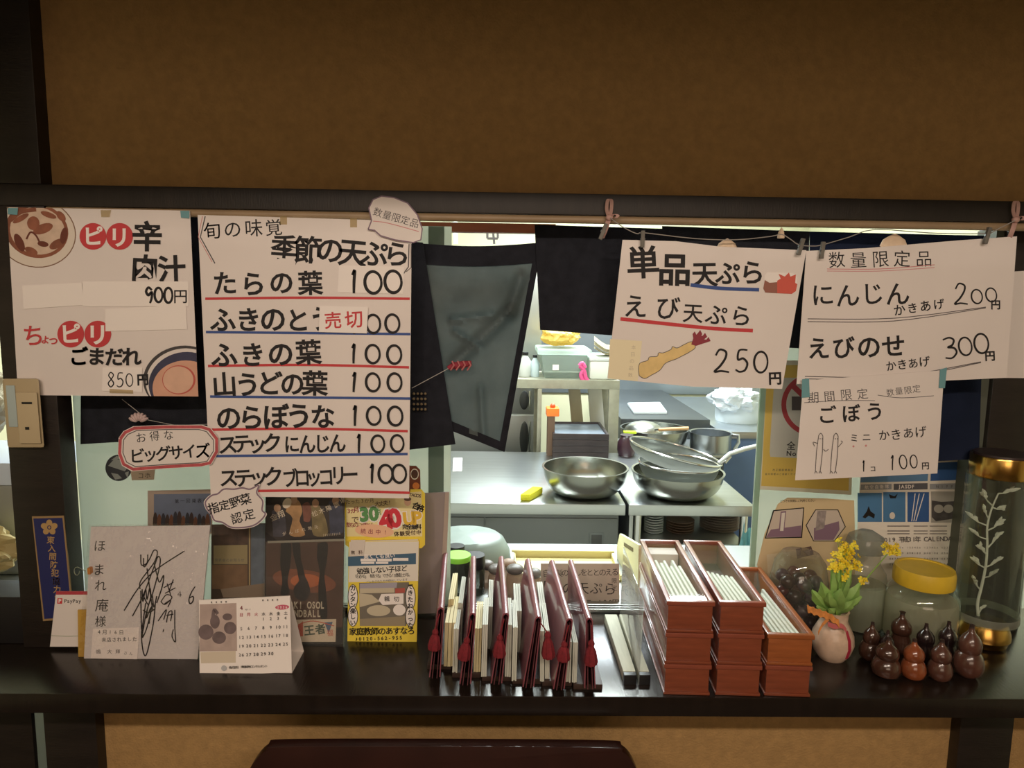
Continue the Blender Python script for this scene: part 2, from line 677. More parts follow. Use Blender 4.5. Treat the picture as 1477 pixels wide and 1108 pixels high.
slab('trim_5', (P(1384, 1060, YB).x, YB, 0), (P(1461, 1060, YB).x, YB + 0.03, 0.9122), DARKWOOD, 'dark wooden post under the gourd end of the shelf', 0.002)
slab('trim_6', (lx0, YB - 0.004, zb1), (lx1, YB + 0.1, ZC), DARKWOOD, 'dark wooden post beside the upper plaster wall', 0.002)
slab('trim_7', (P(66, 620, 1.5).x, 1.50, SZ), (P(108, 640, 1.53).x, 1.529, zb0), mat('window_jamb_paint', (52, 52, 46), 0.45), 'dark window jamb next to the frosted pane')
slab('trim_8', (P(1415, 560, 1.475).x, 1.475, SZ), (rx0, 1.535, zb0), mat('window_jamb_green', (92, 96, 84), 0.45), 'grey green window jamb beside the navy curtain')
slab('trim_9', (XL, 0.40, 2.058), (XR, 0.46, ZC), DARKBEAM, 'added dark board out of view, keeping lamp light off the upper wall')  # added out of view to block the lamps above the window beam
slab('wall_corner', (XL, YB + 0.02, 0), (wl0, YB + 0.03, 0.9122), DARKWOOD, 'dark panel under the end of the shelf beyond the slit')

shelf = MB().box((-1.5, 1.183, 0.9125), (1.62, 1.56, SZ), SHELFWOOD, 0.0025).build('counter_shelf')
tag(shelf, 'long dark lacquered wooden shelf under the pass-through window', 'shelf')

FROST = glass('frosted_glass', (0.92, 0.96, 0.92), 0.15, 0.5, haze=0.93, hazecol=(200, 203, 192))
def pane(name, x0, x1, lab):
    t = MB().box((x0, YP, SZ + 0.012), (x1, YP + 0.004, 1.80), FROST).build(name)
    t['kind'] = 'structure'
    t['label'] = lab
    t['category'] = 'window'
    return t
pl0, pl1 = P(109, 640, YP).x, P(650, 690, YP).x
pr0, pr1 = P(1091, 650, YP).x, P(1440, 650, YP).x
w1 = pane('window_1', pl0, pl1, 'frosted greenish window pane behind the autograph board and flyers')
w2 = pane('window_2', pr0, pr1, 'frosted greenish window pane behind the yellow poster and calendar')
bandm = glass('mottled_tape', haze=0.8, hazecol=(128, 140, 130))
mb = MB().box((P(618, 690, YP).x, YP - 0.002, SZ + 0.012), (P(640, 690, YP).x, YP - 0.0005, 1.80), bandm)
mb.build('pane_stile', w1)
edgem = mat('glass_edge', (190, 214, 198), 0.3, trans=0.5)
MB().box((pr0, YP - 0.003, SZ + 0.012), (pr0 + 0.012, YP - 0.0002, 1.80), edgem).build('pane_edge', w2)
mb = MB()
for y0 in (1.515, 1.527, 1.539):
    mb.box((pl0 + 0.01, y0, SZ), (rx0 - 0.01, y0 + 0.005, SZ + 0.010), STEEL, 0.001)
o = mb.build('window_rail')
o['kind'] = 'structure'; o['label'] = 'metal sliding window rail at the back of the shelf'; o['category'] = 'rail'

# ------------------------------------------------------------------ curtain rod and split curtain
rod = MB().tube([Vector((lx1 + 0.002, YB + 0.0075, zb0 - 0.0078)), Vector((0, YB + 0.0075, zb0 - 0.0078)), Vector((rx0, YB + 0.0075, zb0 - 0.0078))], 0.0074, mat('pale_wood_rod', (150, 126, 96), 0.5, var=(20, 0.1)), 12).build('curtain_rod')
tag(rod, 'thin pale brown curtain rod running under the dark beam', 'curtain rod')

def bil(tl, tr, br, bl):
    def f(u, v):
        a = (tl[0] + (tr[0] - tl[0]) * u, tl[1] + (tr[1] - tl[1]) * u)
        b = (bl[0] + (br[0] - bl[0]) * u, bl[1] + (br[1] - bl[1]) * u)
        return a[0] + (b[0] - a[0]) * v, a[1] + (b[1] - a[1]) * v
    return f

def cloth(Y, q, m, nu=40, nv=40, waves=(3, 0.004), folds=(), hem=None, mb=None, th=0.0012, sag=0.0):
    mb = mb or MB()
    f = bil(*q)
    def fn(u, v):
        x, y = f(u, v)
        y += sag * math.sin(math.pi * u)
        d = waves[1] * math.sin(u * waves[0] * 2 * math.pi + 0.7) * (0.3 + 0.7 * v)
        for (ax, ay, bx, by, w, a) in folds:
            L2 = (bx - ax) ** 2 + (by - ay) ** 2
            t = max(0, min(1, ((x - ax) * (bx - ax) + (y - ay) * (by - ay)) / L2))
            dist = math.hypot(x - ax - t * (bx - ax), y - ay - t * (by - ay))
            d += a * math.exp(-(dist / w) ** 2)
        return P(x, y, Y + d)
    mb.grid(fn, nu, nv, m, th)
    return mb

def noren(name_label, *args, **kw):
    o = cloth(*args, **kw).build('split_curtain')
    return tag(o, name_label, 'curtain', 'panels of the dark split curtain')
noren('black curtain panel hanging behind the soup and seasonal tempura posters', 1.435, [(118, 316), (440, 316), (440, 640), (116, 641)], NOREN, sag=-6)
noren('black curtain panel with a curved hem just beside the seasonal tempura poster', 1.428, [(430, 330), (610, 350), (657, 641), (430, 668)], NOREN, waves=(2, 0.003))
t3 = thing('split_curtain', 'sheer grey curtain panel with black borders gathered by a red cord', 'curtain', P(690, 640, 1.44), 'panels of the dark split curtain')
FO = [(752, 400, 735, 450, 9, -0.026), (735, 450, 652, 528, 10, -0.030), (652, 462, 710, 455, 6, 0.016), (655, 478, 690, 500, 5, 0.014), (693, 560, 698, 640, 6, 0.012)]
cloth(1.440, [(592, 376), (771, 376), (722, 640), (636, 612)], NORENG, waves=(1, 0.004), folds=FO, nu=60, nv=60).build('sheer_cloth', t3)
mb = cloth(1.437, [(594, 350), (778, 350), (777, 379), (592, 380)], NOREN, 30, 6, waves=(1, 0.002), sag=5)
cloth(1.437, [(768, 378), (777, 378), (728, 652), (719, 648)], NOREN, 6, 30, waves=(0, 0), mb=mb)
cloth(1.438, [(640, 603), (722, 637), (727, 652), (640, 617)], NOREN, 20, 6, waves=(0, 0), mb=mb)
mb.build('border', t3)
noren('black curtain panel with a straight hem hanging above the yellow crumpled bag', 1.432, [(771, 324), (960, 330), (962, 490), (779, 476)], NOREN, waves=(2, 0.003))
noren('black curtain panel seen in the gap between the two hanging tempura signs', 1.436, [(955, 326), (1168, 334), (1160, 503), (960, 492)], NOREN, waves=(2, 0.004))
noren('long navy curtain panel hanging behind the burdock sign down to the calendar', 1.440, [(1168, 334), (1422, 340), (1412, 662), (1170, 676)], NORENB, waves=(3, 0.006))

cord = MB()
cy = [P(x, y, 1.415) for x, y in ((646, 531), (655, 527), (668, 526), (680, 524))]
cord.tube(cy, [0.004, 0.0075, 0.0075, 0.005], mat('red_cord', (150, 48, 62), 0.8), 10)
for x in (652, 660, 668, 676):
    cord.tube([P(x, 521, 1.404), P(x + 3, 527, 1.402), P(x - 2, 534, 1.404)], 0.0018, mat('red_cord_light', (186, 110, 110), 0.8), 6)
tag(cord.build('tie_cord'), 'short red cord gathering the sheer grey curtain', 'cord')
STRING = mat('white_string', (170, 165, 158), 0.8)
tag(MB().tube([P(648, 531, 1.412), P(622, 545, 1.405), P(594, 560, 1.39)], 0.0008, STRING, 6).build('curtain_string'), 'thin pale string from the red cord to the seasonal tempura poster', 'string')
tag(MB().tube([P(176, 576, 1.40), P(214, 606, 1.40), P(255, 614, 1.40), P(300, 612, 1.40)], 0.0006, STRING, 6).build('curtain_string'), 'thin pale thread sagging across the black curtain below the soup poster', 'string')
mb = MB()
bm_ = mat('dull_bead', (120, 104, 78), 0.4)
for i in range(4):
    for j in range(4):
        mb.ball(P(597 + i * 5.5, 568 + j * 7.5, 1.412), 0.0028, bm_, 8)
tag(mb.build('bead_charm'), 'small dull beaded charm hanging at the edge of the seasonal poster', 'charm')

# ------------------------------------------------------------------ signs
def label_sheet(s, name, lab, cat='sign', group=None):
    return tag(s.build(name), lab, cat, group)

# soup poster
TAPE = glass('yellowed_tape', haze=0.55, hazecol=(200, 178, 120))
BLUETAPE = mat('blue_tape', (104, 152, 158), 0.6)
s = Sheet.vertical(1.341)
s.outline([(10, 299), (274, 304), (286, 572), (26, 570)], PAPER)
meat, meatd, meatl = mat('print_brown', (138, 84, 62), 0.8, var=(40, 0.3)), mat('print_dark_brown', (104, 54, 40), 0.8), mat('print_beige', (206, 180, 158), 0.8, var=(60, 0.1))
s.poly(ell(52, 336, 58, 50, 12), mat('print_rim_brown', (132, 100, 80), 0.8), True)
s.poly(ell(52, 336, 56.5, 48.5, 12), mat('print_rim', (218, 205, 190), 0.8), True)
s.poly(ell(53, 333, 46, 39, 14), meat, True)
s.poly(ell(54, 333, 40, 34, 14), meatl, True)
for (cx, cy, rx, ry, a) in ((28, 350, 6, 14, -25), (45, 362, 10, 5, 25), (62, 330, 15, 7, -20), (88, 312, 9, 5, 50), (82, 352, 12, 6, -30), (48, 322, 9, 10, 0), (92, 340, 5, 12, 10), (30, 315, 13, 4, -30), (62, 352, 8, 4, 10), (70, 310, 12, 4, 20)):
    s.poly(ell(cx, cy, rx, ry, a, 18), meat if rx > 8 else meatd, True)
s.line([(15, 318), (30, 306), (52, 302)], 6, meat)
s.line([(38, 345), (44, 335), (52, 340), (58, 352)], 2.5, meatd)
for cx, cy in ((134, 341), (172.5, 341), (102, 482), (141, 482)):
    s.poly(ell(cx, cy, 19.3, 19.3, 0, 40), REDINK)
for ch, cx, cy in (('ピ', 134, 341), ('リ', 172.5, 342), ('ピ', 102, 482), ('リ', 141, 483)):
    s.text(ch, cx, cy, cx, cy, 31, PAPER2, 0.03)
s.text('辛', 212, 341, 212, 341, 43, INK, 0.028)
s.text('肉汁', 208, 387, 248, 387, 42, INK, 0.03)
s.rect(119, 406, 272, 442, mat('slip_paper_dull', (238, 229, 222), 0.8))
s.text('900', 215, 426, 243, 426, 23, INK, 0.03, hand=True, hw=0.6, sw=0.17)
s.text('円', 260, 427, 260, 427, 22, INK, 0.012)
s.poly([(32, 412), (118, 408), (120, 440), (34, 446)], mat('slip_paper_dull', (238, 229, 222), 0.8))
s.poly([(152, 446), (268, 440), (270, 475), (152, 478)], mat('slip_paper_dull', (238, 229, 222), 0.8))
s.text('ち', 48, 483, 48, 483, 33, REDINK, 0.01)
s.text('ょっ', 65, 489, 77, 490, 16, REDINK, 0.015)
s.text('ごまだれ', 113, 514, 190, 514, 28, INK, 0.03)
bl = mat('print_navy', (62, 62, 84), 0.8, var=(30, 0.2))
s.poly(ell(262, 545, 56, 46, -12, 48), mat('print_grey', (70, 66, 66), 0.8), True)
s.poly(ell(264, 548, 54, 45, -12, 48), PAPER, True)
s.poly(ell(266, 552, 52, 44, -12, 48), bl, True)
s.poly(ell(268, 560, 48, 40, 0, 48), mat('print_salmon', (208, 158, 134), 0.8, var=(30, 0.08)), True)
s.poly(ell(258, 548, 24, 21, 0, 36), mat('print_red_line', (186, 88, 78), 0.8), True)
s.poly(ell(257, 548, 22, 19.5, 0, 36), mat('print_salmon_light', (214, 172, 148), 0.8, var=(30, 0.08)), True)
s.poly([(148, 530), (205, 530), (205, 566), (147, 564)], PAPER2)
s.text('850', 160, 548, 187, 548, 20, INK, 0.01, hand=True, hw=0.6, sw=0.09)
s.text('円', 206, 547, 206, 547, 18, INK, 0.04)
for q in ([(11, 300), (26, 300), (25, 310), (11, 309)], [(260, 304), (273, 304), (273, 315), (261, 314)]):
    s.poly(q, BLUETAPE)
s.poly([(145, 303), (160, 303), (158, 313), (146, 313)], TAPE)
s.poly([(158, 561), (192, 563), (192, 568), (158, 567)], TAPE)
label_sheet(s, 'menu_poster', 'white handwritten poster for spicy meat soup at 900 yen on the dark post', 'poster')

# seasonal tempura poster
s = Sheet.vertical(1.337)
s.outline([(285, 310), (594, 319), (590, 719), (304, 716)], PAPER)
s.text('旬の味覚', 306, 332, 395, 328, 26, INK, 0.004)
s.text('季節の天ぷら', 411, 358, 573, 367, 41, INK, 0.022)
s.line([(296, 312), (289, 342), (310, 380)], 1.6, GREYINK, False)
s.line([(292, 312), (286, 342), (306, 378)], 1.0, PINKINK, False)
s.line([(590, 352), (589, 385), (582, 395)], 1.6, GREYINK, False)
s.line([(593, 352), (593, 386), (586, 392)], 1.2, GREYINK, False)
s.rect(404, 312, 414, 324, TAPE); s.rect(505, 315, 515, 328, TAPE)
rows = [('たらの葉', 325, 447, 408, 'r', 296, 591, 431, 431), ('ふきのとう', 322, 465, 461, 'b', 297, 592, 479, 482), ('ふきの葉', 323, 445, 510, 'r', 300, 590, 528, 530),
        ('山うどの葉', 324, 454, 553, 'b', 303, 592, 572, 575), ('のらぼうな', 329, 465, 601, 'r', 300, 588, 620, 622), ('ステック', 328, 392, 640, 'b', 312, 588, 658, 655), ('ステック', 330, 394, 688, 'r', 330, 591, 709, 711)]
for t, xa, xb, yc, c, la, lb, ya, yb in rows:
    s.line([(la, ya), ((la + lb) / 2, ya - 1.5 if c == 'r' else (ya + yb) / 2), (lb, yb)], 3.6, REDINK if c == 'r' else BLUEINK)
    big = 38 if yc < 620 else 29
    s.text(t, xa, yc + 1, xb, yc - 1, big, INK, 0.024 if yc < 620 else 0.022)
s.text('にんじん', 421, 641, 487, 639, 29, INK, 0.022, asp=0.85)
s.text('ブロッコリー', 418, 690, 505, 685, 29, INK, 0.022, asp=0.8)
s.poly([(489, 383), (583, 385), (581, 424), (487, 422)], PAPER2)
for xs, yc, h in (((511, 538, 567), 407, 33), ((512, 538, 566), 467, 28), ((510, 538, 569), 511, 28), ((511, 538, 569), 552, 27), ((512, 539, 570), 600, 28), ((518, 545, 573), 640, 26), ((537, 556, 576), 684, 28)):
    for ch, x in zip('100', xs):
        s.text(ch, x, yc, x, yc, h, INK, 0, hand=True, hw=0.85 if ch == '0' else 0.5, sw=0.14, jit=0.6)
slip = Sheet.vertical(1.3325)
slip.outline([(461, 441), (531, 443), (529, 481), (460, 479)], PAPER2)
slip.text('売切', 480, 462, 510, 461, 27, REDINK, 0.015)
po = label_sheet(s, 'menu_poster', 'large white handwritten poster listing seasonal tempura at 100 yen each', 'poster')
sl = slip.build('sold_out_slip', po)
sl['label'] = 'small white slip with red sold-out writing'

# speech-bubble cards
VIOLET = mat('violet_crayon', (132, 110, 126), 0.8)
s = Sheet.vertical(1.3305)
bp = [(531, 331), (536, 318), (532, 300), (538, 288), (550, 283), (568, 285), (588, 293), (602, 310), (609, 330), (607, 346), (596, 350), (570, 346), (549, 340), (540, 332)]
s.outline(bp, PAPER, clip=False)
s.line(bp + bp[:1], 1.8, VIOLET, False)
s.text('数量限定品', 545, 306, 598, 322, 13.5, GREYINK, 0.0)
s.line([(538, 319), (560, 322), (604, 334)], 1.2, PINKINK)
label_sheet(s, 'bubble_card', 'speech-bubble paper card with grey writing at the top corner of the seasonal poster', 'card', 'cut-out cards around the seasonal poster')
s = Sheet.vertical(1.331)
bp = [(171, 632), (178, 622), (192, 615), (240, 613), (292, 613), (304, 617), (315, 632), (315, 652), (305, 670), (292, 673), (240, 676), (190, 680), (176, 672), (170, 655)]
s.outline(bp, PAPER, clip=False)
inn = [(243 + (x - 243) * 0.965, 646 + (y - 646) * 0.91) for x, y in bp]
inn2 = [(243 + (x - 243) * 0.90, 646 + (y - 646) * 0.80) for x, y in bp]
s.line(inn + inn[:1], 4.5, mat('red_crayon', (182, 84, 88), 0.85, var=(60, 0.2)), False)
s.line(inn2 + inn2[:1], 1.3, GREYINK, False)
s.text('お得な', 203, 631, 243, 627, 15.5, INK, 0.0)
s.text('ビッグサイズ', 198, 657, 292, 650, 23, INK, 0.02)
label_sheet(s, 'bubble_card', 'red-rimmed oblong paper card advertising a big size beside the seasonal poster', 'card', 'cut-out cards around the seasonal poster')
s = Sheet.vertical(1.3308)
bp = [(297, 735), (294, 724), (303, 714), (313, 711), (322, 704), (338, 704), (350, 702), (362, 704), (375, 698), (372, 710), (381, 722), (380, 736), (385, 742), (378, 752), (366, 760), (348, 763), (332, 762), (320, 755), (308, 752), (303, 742)]
cb = catmull(bp + bp[:1], 4)[:-1]
s.outline(cb, PAPER, clip=False)
inn = [(338 + (x - 338) * 0.95, 733 + (y - 733) * 0.94) for x, y in cb]
s.line(inn + inn[:1], 2.2, VIOLET, False)
s.text('指定野菜', 308, 733, 354, 720, 16.5, INK, 0.016)
s.text('認定', 341, 747, 359, 742, 16.5, INK, 0.01)
label_sheet(s, 'bubble_card', 'cloud-shaped paper card hanging at the bottom corner of the seasonal poster', 'card', 'cut-out cards around the seasonal poster')
mb = MB()
for i in range(7):
    a = -1.1 + i * 0.37
    mb.ball(P(200 + 9 * math.sin(a), 609 - 8 * math.cos(a), 1.40), (0.004, 0.006, 0.009), mat('shell_pink', (196, 170, 166), 0.6), 8, Matrix.Rotation(a, 3, 'Y'))
tag(mb.build('shell_ornament'), 'small pinkish shell ornament above the big size card', 'ornament')

# single tempura sign
s = Sheet.through(P(878, 546, 1.338), P(1130, 560, 1.342), P(1030, 352, 1.332))
s.outline([(898, 346), (975, 348), (1040, 356), (1163, 361), (1128, 561), (1000, 558), (876, 546)], PAPER)
s.poly([(880, 489), (926, 492), (920, 550), (877, 546)], mat('yellow_slip', (232, 220, 186), 0.8))
for k in range(5):
    s.text('本日の品数'[k], 914 - k * 1.2, 501 + k * 10, 914 - k * 1.2, 501 + k * 10, 7, mat('faded_ink', (196, 184, 160), 0.8), 0)
s.text('単', 927, 379, 927, 379, 50, INK, 0.022)
s.text('品', 973, 389, 973, 389, 47, INK, 0.026)
s.text('天ぷら', 1016, 395, 1085, 394, 38, INK, 0.022)
s.line([(996, 411), (1040, 416), (1095, 418)], 5.2, BLUEINK)
s.text('えび', 916, 441, 963, 444, 37, INK, 0.012)
s.text('天ぷら', 999, 452, 1069, 456, 31, INK, 0.012)
s.line([(895, 460), (960, 467), (1030, 474), (1086, 477)], 5.2, REDINK)
fish = catmull([(921, 533), (923, 524), (934, 520), (937, 515), (948, 514), (950, 509), (957, 509), (968, 504), (970, 500), (977, 502), (987, 497), (998, 493), (1003, 501), (996, 507), (985, 513), (975, 518), (960, 524), (952, 534), (940, 541), (930, 546), (922, 542)], 4)
s.poly(fish, mat('tempura_paint', (224, 194, 132), 0.8, var=(40, 0.12)))
s.line(fish + fish[:1], 0.9, GREYINK, False)
TAIL = mat('tail_paint', (142, 56, 66), 0.8)
for a, b in (((1002, 478), 4), ((1010, 476), 4), ((1017, 480), 4), ((1022, 486), 3)):
    s.poly([(997, 497), (1000, 488), (a[0] - 3, a[1] + 4), a, (a[0] + 3, a[1] + 6), (1004, 499)], TAIL)
s.text('250', 1042, 520, 1097, 522, 32, INK, 0, hand=True, hw=0.72, sw=0.10)
s.text('円', 1118, 546, 1118, 546, 19, INK, 0.035)
lf = [(1106, 393), (1144, 394), (1150, 400), (1148, 420), (1142, 424), (1104, 422), (1101, 416), (1103, 398)]
s.poly(lf, PAPER2)
s.poly([(1103, 404), (1110, 408), (1121, 407), (1121, 423), (1104, 422), (1101, 416)], mat('leaf_brown', (150, 98, 84), 0.8))
s.poly([(1121, 405), (1126, 402), (1123, 395), (1132, 399), (1138, 393), (1140, 399), (1148, 396), (1147, 408), (1150, 410), (1148, 420), (1142, 424), (1121, 423)], mat('leaf_red', (206, 92, 78), 0.8))
label_sheet(s, 'hanging_sign', 'white handwritten sign with a painted prawn tempura, clipped to the string', 'sign', 'paper signs clipped to the string')

# limited kakiage sign
s = Sheet.through(P(1150, 553, 1.338), P(1453, 545, 1.338), P(1320, 350, 1.333))
s.outline([(1163, 362), (1250, 358), (1380, 347), (1467, 341), (1452, 545), (1300, 552), (1149, 554)], PAPER)
s.text('数量限定品', 1207, 375, 1332, 373, 25, INK, 0.0)
s.line([(1193, 388), (1270, 388), (1348, 382)], 1.2, PINKINK)
s.line([(1193, 391), (1270, 391), (1348, 386)], 1.0, PINKINK)
s.text('にんじん', 1187, 426, 1294, 423, 35, INK, 0.012)
s.text('かきあげ', 1297, 447, 1354, 439, 17, INK, 0.014)
s.text('2', 1386, 424, 1386, 424, 30, INK, 0, hand=True, hw=0.7, sw=0.09)
s.text('00', 1409, 428, 1430, 425, 22, INK, 0, hand=True, hw=0.85, sw=0.11)
s.text('円', 1436, 439, 1436, 439, 15, INK, 0.03)
for dy in (0, 4):
    s.line([(1165, 460 + dy), (1290, 459 + dy), (1422, 443 + dy * 0.3)], 1.1, GREYINK)
s.text('えびのせ', 1181, 503, 1289, 499, 35, INK, 0.02)
s.text('かきあげ', 1285, 528, 1333, 522, 16, INK, 0.01)
s.text('300', 1370, 502, 1415, 496, 29, INK, 0, hand=True, hw=0.8, sw=0.10)
s.text('円', 1428, 513, 1428, 513, 16, INK, 0.035)
for dy in (0, 3.5):
    s.line([(1161, 543 + dy), (1290, 543 + dy), (1415, 522 + dy * 0.3)], 1.1, GREYINK)
label_sheet(s, 'hanging_sign', 'white handwritten sign for limited fritters at 200 and 300 yen, clipped to the string', 'sign', 'paper signs clipped to the string')

# burdock sign
s = Sheet.vertical(1.3315)
s.outline([(1159, 549), (1362, 534), (1352, 683), (1147, 693)], PAPER)
s.text('期間限定', 1173, 573, 1244, 568, 17, GREYINK, 0.0)
s.text('数量限定', 1284, 566, 1322, 561, 12, GREYINK, 0.0)
s.line([(1160, 581), (1210, 578), (1262, 578)], 0.9, GREYINK)
s.line([(1266, 570), (1300, 574), (1347, 571)], 0.9, GREYINK)
s.text('ごぼう', 1193, 599, 1262, 594, 27, INK, 0.02)
s.text('ミニ', 1232, 632, 1250, 631, 13, INK, 0.01)
s.poly(ell(1231, 644, 1.5, 1.5), PINKINK); s.poly(ell(1249, 643, 1.5, 1.5), PINKINK)
s.text('かきあげ', 1275, 628, 1328, 623, 17, INK, 0.005)
s.text('1', 1246, 673, 1246, 673, 15, INK, 0, hand=True, hw=0.4, sw=0.12)
s.text('コ', 1259, 676, 1259, 676, 9, INK, 0.02)
s.text('100', 1287, 668, 1318, 666, 20, INK, 0, hand=True, hw=0.6, sw=0.09)
s.text('円', 1335, 672, 1335, 672, 12, INK, 0.02)
for q in (0, 1):
    x = 1180 + q * 22
    s.line([(x + 1, 628), (x - 2, 650), (x - 4, 680)], 1.0, GREYINK)
    s.line([(x + 7, 629), (x + 6, 655), (x + 3, 680)], 1.0, GREYINK)
    s.line([(x + 1, 628), (x + 4, 625), (x + 7, 629)], 1.0, GREYINK)
    s.line([(x - 5, 683), (x - 3, 680), (x - 1, 683)], 1.0, GREYINK)
    s.line([(x + 1, 683), (x + 3, 680), (x + 5, 683)], 1.0, GREYINK)
    s.poly(ell(x + 3, 633, 0.8, 0.8, 0, 8), GREYINK); s.poly(ell(x + 6, 633, 0.8, 0.8, 0, 8), GREYINK)
s.line([(1180, 640), (1173, 638), (1175, 644)], 0.9, GREYINK)
s.line([(1188, 648), (1191, 651), (1195, 648)], 0.9, GREYINK)
s.line([(1209, 645), (1215, 638), (1213, 636)], 0.9, GREYINK)
s.poly([(1157, 547), (1167, 546), (1168, 573), (1156, 574)], BLUETAPE)
s.poly([(1356, 533), (1366, 530), (1363, 560), (1354, 560)], BLUETAPE)
label_sheet(s, 'hanging_sign', 'smaller white handwritten burdock sign taped below the fritter sign', 'sign', 'paper signs clipped to the string')

s = Sheet.vertical(1.4618)
s.outline([(1458, 392), (1520, 388), (1512, 546), (1438, 545)], PAPER)
label_sheet(s, 'blank_notice', 'blank white notice at the edge of the picture on the dark post', 'notice')

# string, ribbon knots, clothespins
YS = 1.326
pts = [(880, 314), (896, 326), (918, 337), (930, 336), (1000, 344), (1060, 346), (1112, 341), (1127, 338), (1140, 345), (1152, 353), (1172, 355), (1187, 353), (1225, 342), (1262, 331), (1340, 336), (1420, 337), (1440, 330), (1464, 318)]
tag(MB().tube([P(x, y, YS) for x, y in catmull(pts, 3)], 0.0009, mat('grey_string', (150, 144, 138), 0.8), 6).build('sign_string'), 'grey string stretched under the beam between two pink ribbon knots', 'string')
PINK = mat('pink_ribbon', (184, 146, 136), 0.7, var=(60, 0.15))
def knot(x, y, lab):
    m = MB()
    def rib(ps, w):
        n = len(ps)
        L = [P(a - w / 2, b, YB - 0.004 - 0.010 * math.sin(math.pi * i / (n - 1))) for i, (a, b) in enumerate(ps)]
        Q = [P(a + w / 2, b, YB - 0.006 - 0.010 * math.sin(math.pi * i / (n - 1))) for i, (a, b) in enumerate(ps)]
        m.rings([[p, q, q - Vector((0, 0.0015, 0)), p - Vector((0, 0.0015, 0))] for p, q in zip(L, Q)], PINK)
    rib(catmull([(x + 1, y + 2), (x - 3, y - 12), (x - 1, y - 26), (x + 4, y - 24), (x + 3, y - 8), (x, y + 1)], 5), 5)
    rib(catmull([(x, y + 2), (x - 4, y + 15), (x - 10, y + 30)], 6), 7)
    rib(catmull([(x + 2, y), (x + 9, y + 1), (x + 13, y - 3), (x + 8, y - 5), (x + 2, y - 1)], 5), 5)
    m.ball(P(x + 1, y, YB - 0.012), (0.007, 0.006, 0.006), PINK, 12)
    tag(m.build('ribbon_knot'), lab, 'ribbon', 'pink ribbon knots on the beam')
knot(878, 314, 'pink ribbon knot on the beam above the prawn tempura sign')
knot(1464, 317, 'pink ribbon knot on the beam above the dark corner post')
PEG = mat('grey_wooden_peg', (104, 100, 92), 0.7, var=(40, 0.2))
for (x, y, a, lab) in ((870, 334, 20, 'tiny grey clothespin hanging beside the ribbon knot over the black curtain'), (927, 345, 0, 'grey clothespin gripping the prawn sign at its end by the first character'), (1155, 356, 14, 'grey clothespin gripping the prawn sign at the corner next to the fritter sign'), (1186, 361, 4, 'grey clothespin gripping the fritter sign at the corner next to the prawn sign'), (1424, 340, 12, 'grey clothespin gripping the fritter sign close to the ribbon knot')):
    c = P(x, y, YS - 0.003)
    k = px_size(c)
    r = Matrix.Translation(c) @ Matrix.Rotation(R(a), 4, 'Y')
    t = thing('clothespin', lab, 'clothespin', c, 'clothespins on the sign string')
    for sgn in (-1, 1):
        MB().box((-2.6 * k, sgn * 0.002 - 0.0014, -12 * k), (2.6 * k, sgn * 0.002 + 0.0014, 12 * k), PEG, 0.0006, r).build('jaw', t)
    MB().tube([r @ Vector((-3.4 * k, 0, 0)), r @ Vector((3.4 * k, 0, 0))], 0.0022, STEEL, 8).build('spring', t)
for (x, y, w, h, lab) in ((1127, 336, 5, 8, 'tiny beige cone hook holding the string between the signs'), (1290, 347, 20, 10, 'crumpled beige paper flower tucked above the fritter sign'), (1049, 352, 15, 8, 'crumpled beige paper flower tucked above the prawn sign')):
    m = MB()
    k = px_size(P(x, y, 1.338))
    random.seed(x)
    m.lathe([(0.02 * w * k, h * k), (0.35 * w * k, 0.7 * h * k), (0.8 * w * k, 0.1 * h * k), (w * k, -0.8 * h * k), (0.9 * w * k, -h * k)], P(x, y, 1.352), mat('beige_paper', (214, 188, 160), 0.8, var=(50, 0.1)), 18, sy=0.006 / (w * k), wob=lambda a, z: 1 + 0.08 * math.sin(5 * a) + 0.05 * math.sin(9 * a))
    tag(m.build('paper_flower' if w > 6 else 'string_hook'), lab, 'ornament' if w > 6 else 'hook')

# ================================================================== ON THE SHELF, POST END
def lean(px_l, px_r, y_bot, y_top, tilt, off=0.0):
    """a sheet whose foot stands on the shelf where the photo shows it, its top tilt metres further back"""
    Yb = PZ((px_l + px_r) / 2, y_bot, SZ).y + 0.0012 + off
    return Sheet.through(P(px_l, y_bot, Yb), P(px_r, y_bot, Yb), P((px_l + px_r) / 2, y_top, Yb + tilt))

def Yshelf(px, py, z=SZ):
    return PZ(px, py, z).y

# blue plaque on the post
s = Sheet.vertical(YB - 0.001)
s.outline([(46, 745), (92, 744), (106, 893), (62, 896)], mat('plaque_gold_rim', (150, 122, 84), 0.5), 0.003)
s.poly([(48, 748), (90, 747), (104, 890), (64, 893)], mat('plaque_blue', (36, 40, 92), 0.5))
gp = mat('plaque_gold', (176, 142, 92), 0.5)
for k in range(5):
    a = R(-90 + 72 * k)
    s.poly(ell(71 + 7.5 * math.cos(a), 761 + 6.5 * math.sin(a), 5.0, 4.4, math.degrees(a), 14), gp)
s.poly(ell(71, 761, 3, 3), mat('plaque_blue', (36, 40, 92), 0.5))
s.poly(ell(71, 761, 1.8, 1.8), gp)
s.text('東入間防犯協力会', 73, 779, 84, 862, 11.5, gp, 0.012, rot=4, jit=0.3)
label_sheet(s, 'post_plaque', 'narrow blue plaque with a gold crest and gold vertical writing on the post', 'plaque')

